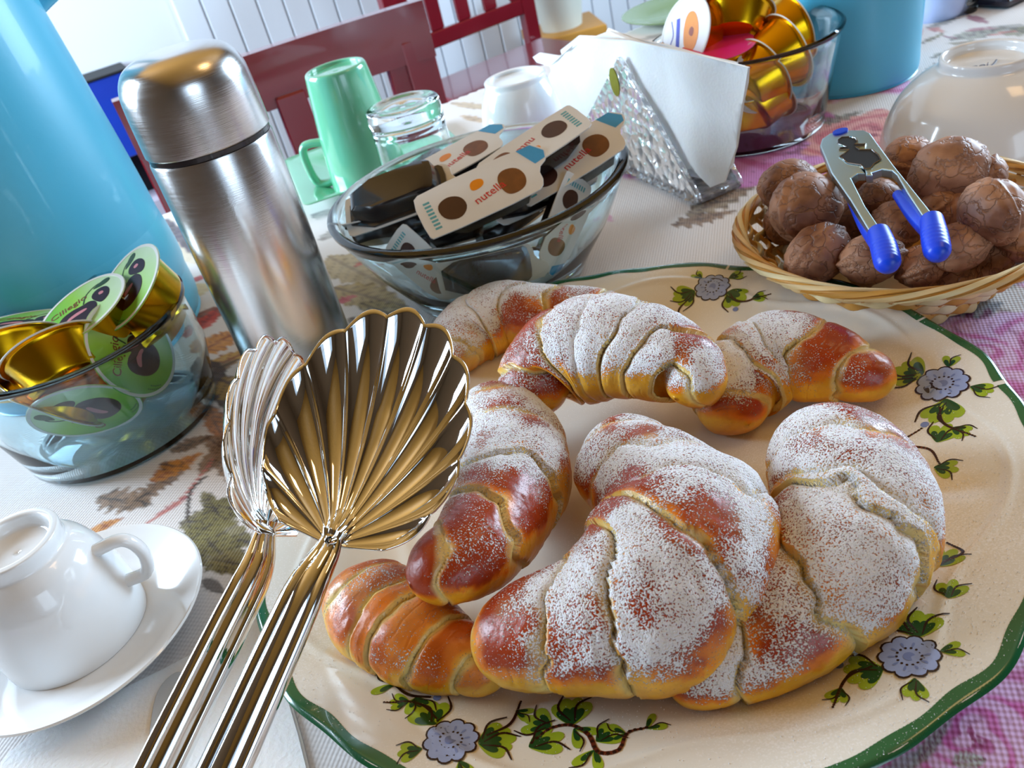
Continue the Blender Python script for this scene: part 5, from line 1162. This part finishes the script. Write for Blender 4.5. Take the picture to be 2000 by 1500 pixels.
hole = n2d([(1637, 283), (1645, 277), (1658, 276), (1672, 279), (1676, 287), (1670, 291), (1692, 291), (1690, 295), (1672, 297), (1680, 302), (1704, 302), (1716, 312), (1722, 322), (1708, 330), (1702, 338), (1690, 340), (1682, 332), (1656, 328), (1645, 318), (1640, 316), (1655, 306), (1660, 302), (1640, 302), (1642, 298), (1655, 297), (1637, 290)])
mk('painted_jaw_gap', xf(outline(hole, .06, .02, 1), (0, 0, .25)), BLACKM, ncr, False)  # thin black plate on the frame stands in for the shaded toothed opening
mk('jaw_edge', xf(tube(np.c_[np.array(hole+hole[:1]), np.full(len(hole)+1, .29)], .035, 6), (0, 0, 0)), STEEL, ncr)
BLU2 = pmat('blue_rubber', rgb(16, 70, 226), .35, vary=(60, .15))
piv = n2d([(1642, 266)])[0]
mk('pivot_cap', xf(disc(0, 0, .42, .30, .2, .26, 24, .08), (*piv, 0)), BLU2, ncr, False)
for (a, b_, c_) in (((1716, 455), (1728, 490), (1736, 522)), ((1820, 430), (1826, 465), (1833, 500))):
    g = n2d([a, b_, c_]); g = [np.array(q_) for q_ in g]; tq = np.linspace(0, 1, 40); cq = crom([(*g[0], .02), (*g[1], .0), (*g[2], -.12)], 40)
    rq = (.50+.08*np.sin(tq*2.6)+.012*np.sin(tq*70)*(tq > .35))*np.sqrt(np.clip(1-np.clip((tq-.78)/.22, 0, 1)**2.2, .003, 1))
    mk('grip_tip', tube(cq, rq, 20, flat=.95), BLU2, ncr)
for (a, b_) in (((1664, 380), (1716, 470)), ((1752, 365), (1822, 450))):
    g = n2d([a, b_]); mk('grip_lining', tube([(*g[0], -.42), ((g[0][0]+g[1][0])/2, (g[0][1]+g[1][1])/2, -.45), (*g[1], -.25)], [.25, .36, .4], 12, n=16), BLU2, ncr)

# ---------------------------------------------------------------- things at the top edge
gpl = thing('plate', 'olive green plate at the far table edge, above the napkins', 'plate', [*P(1330, 30, 0)[:2], 0.])
GRN = pmat('olive_ceramic', rgb(120, 150, 84), .25, coat=.4, vary=(8, .08))
mk('dish', lathe([(0, 0), (4, 0), (4.3, .1), (7.0, 1.0), (7.1, 1.1), (6.9, 1.15), (4.2, .4), (0, .35)], 72), GRN, gpl, True, 40)
tg = thing('tumbler', 'clear tumbler upside down at the top edge behind the right glass bowl', 'glass', [*P(1405, 30, 0)[:2], 0.])
mk('glass_body', lathe([(3.3, 0), (3.5, 0), (3.5, .1), (3.3, 4), (3.2, 8), (3.0, 8.4), (0, 8.4), (0, 7.5), (2.8, 7.2), (3.05, 4)], 64, 60, True), GLASS, tg, True, 60)
c2 = thing('cup', 'pale blue patterned cup at the top edge right of the turquoise vase', 'cup', [*P(1822, 30, 0)[:2], 0.])
LILAC = pmat('pale_blue_porcelain', rgb(190, 204, 240), .2, coat=.4, vary=(60, .12))
mk('body', lathe([(2.2, 0), (2.5, 0), (2.9, .8), (3.1, 3), (3.2, 6), (3.1, 6.1), (2.9, 3), (2.4, .9), (0, .6)], 64, 50), LILAC, c2, True, 60)
t3 = thing('tumbler', 'slim clear tumbler at the top edge beside the pale blue cup', 'glass', [*P(1868, 22, 0)[:2], 0.])
mk('glass_body', lathe([(0, 0), (1.7, 0), (1.8, .1), (1.9, 4), (2.1, 9), (2.0, 9.05), (1.8, 4), (1.6, .9), (0, .8)], 48, 50), GLASS, t3, True, 60)
tr_ = thing('tray', 'dark lacquered tray cut off at the top right corner', 'tray', [*P(1985, -28, 0)[:2], 0.], TA)
LACQ = pmat('dark_lacquer', rgb(30, 26, 40), .25, coat=.4, vary=(8, .3)); 
mk('tray_base', box(-7, 9, -4, 8, 0, 1.0, .3), LACQ, tr_, False); mk('tray_rim', cat(box(-7, 9, -4, -3.2, 1.0, 1.8, .2), box(-7, 9, 7.2, 8, 1.0, 1.8, .2), box(-7, -6.2, -3.2, 7.2, 1.0, 1.8, .2), box(8.2, 9, -3.2, 7.2, 1.0, 1.8, .2)), pmat('rim_wood', rgb(150, 90, 40), .4, vary=(8, .2)), tr_, False)
for k_ in list(proto): 
    if k_ not in used: bpy.data.objects.remove(proto[k_])
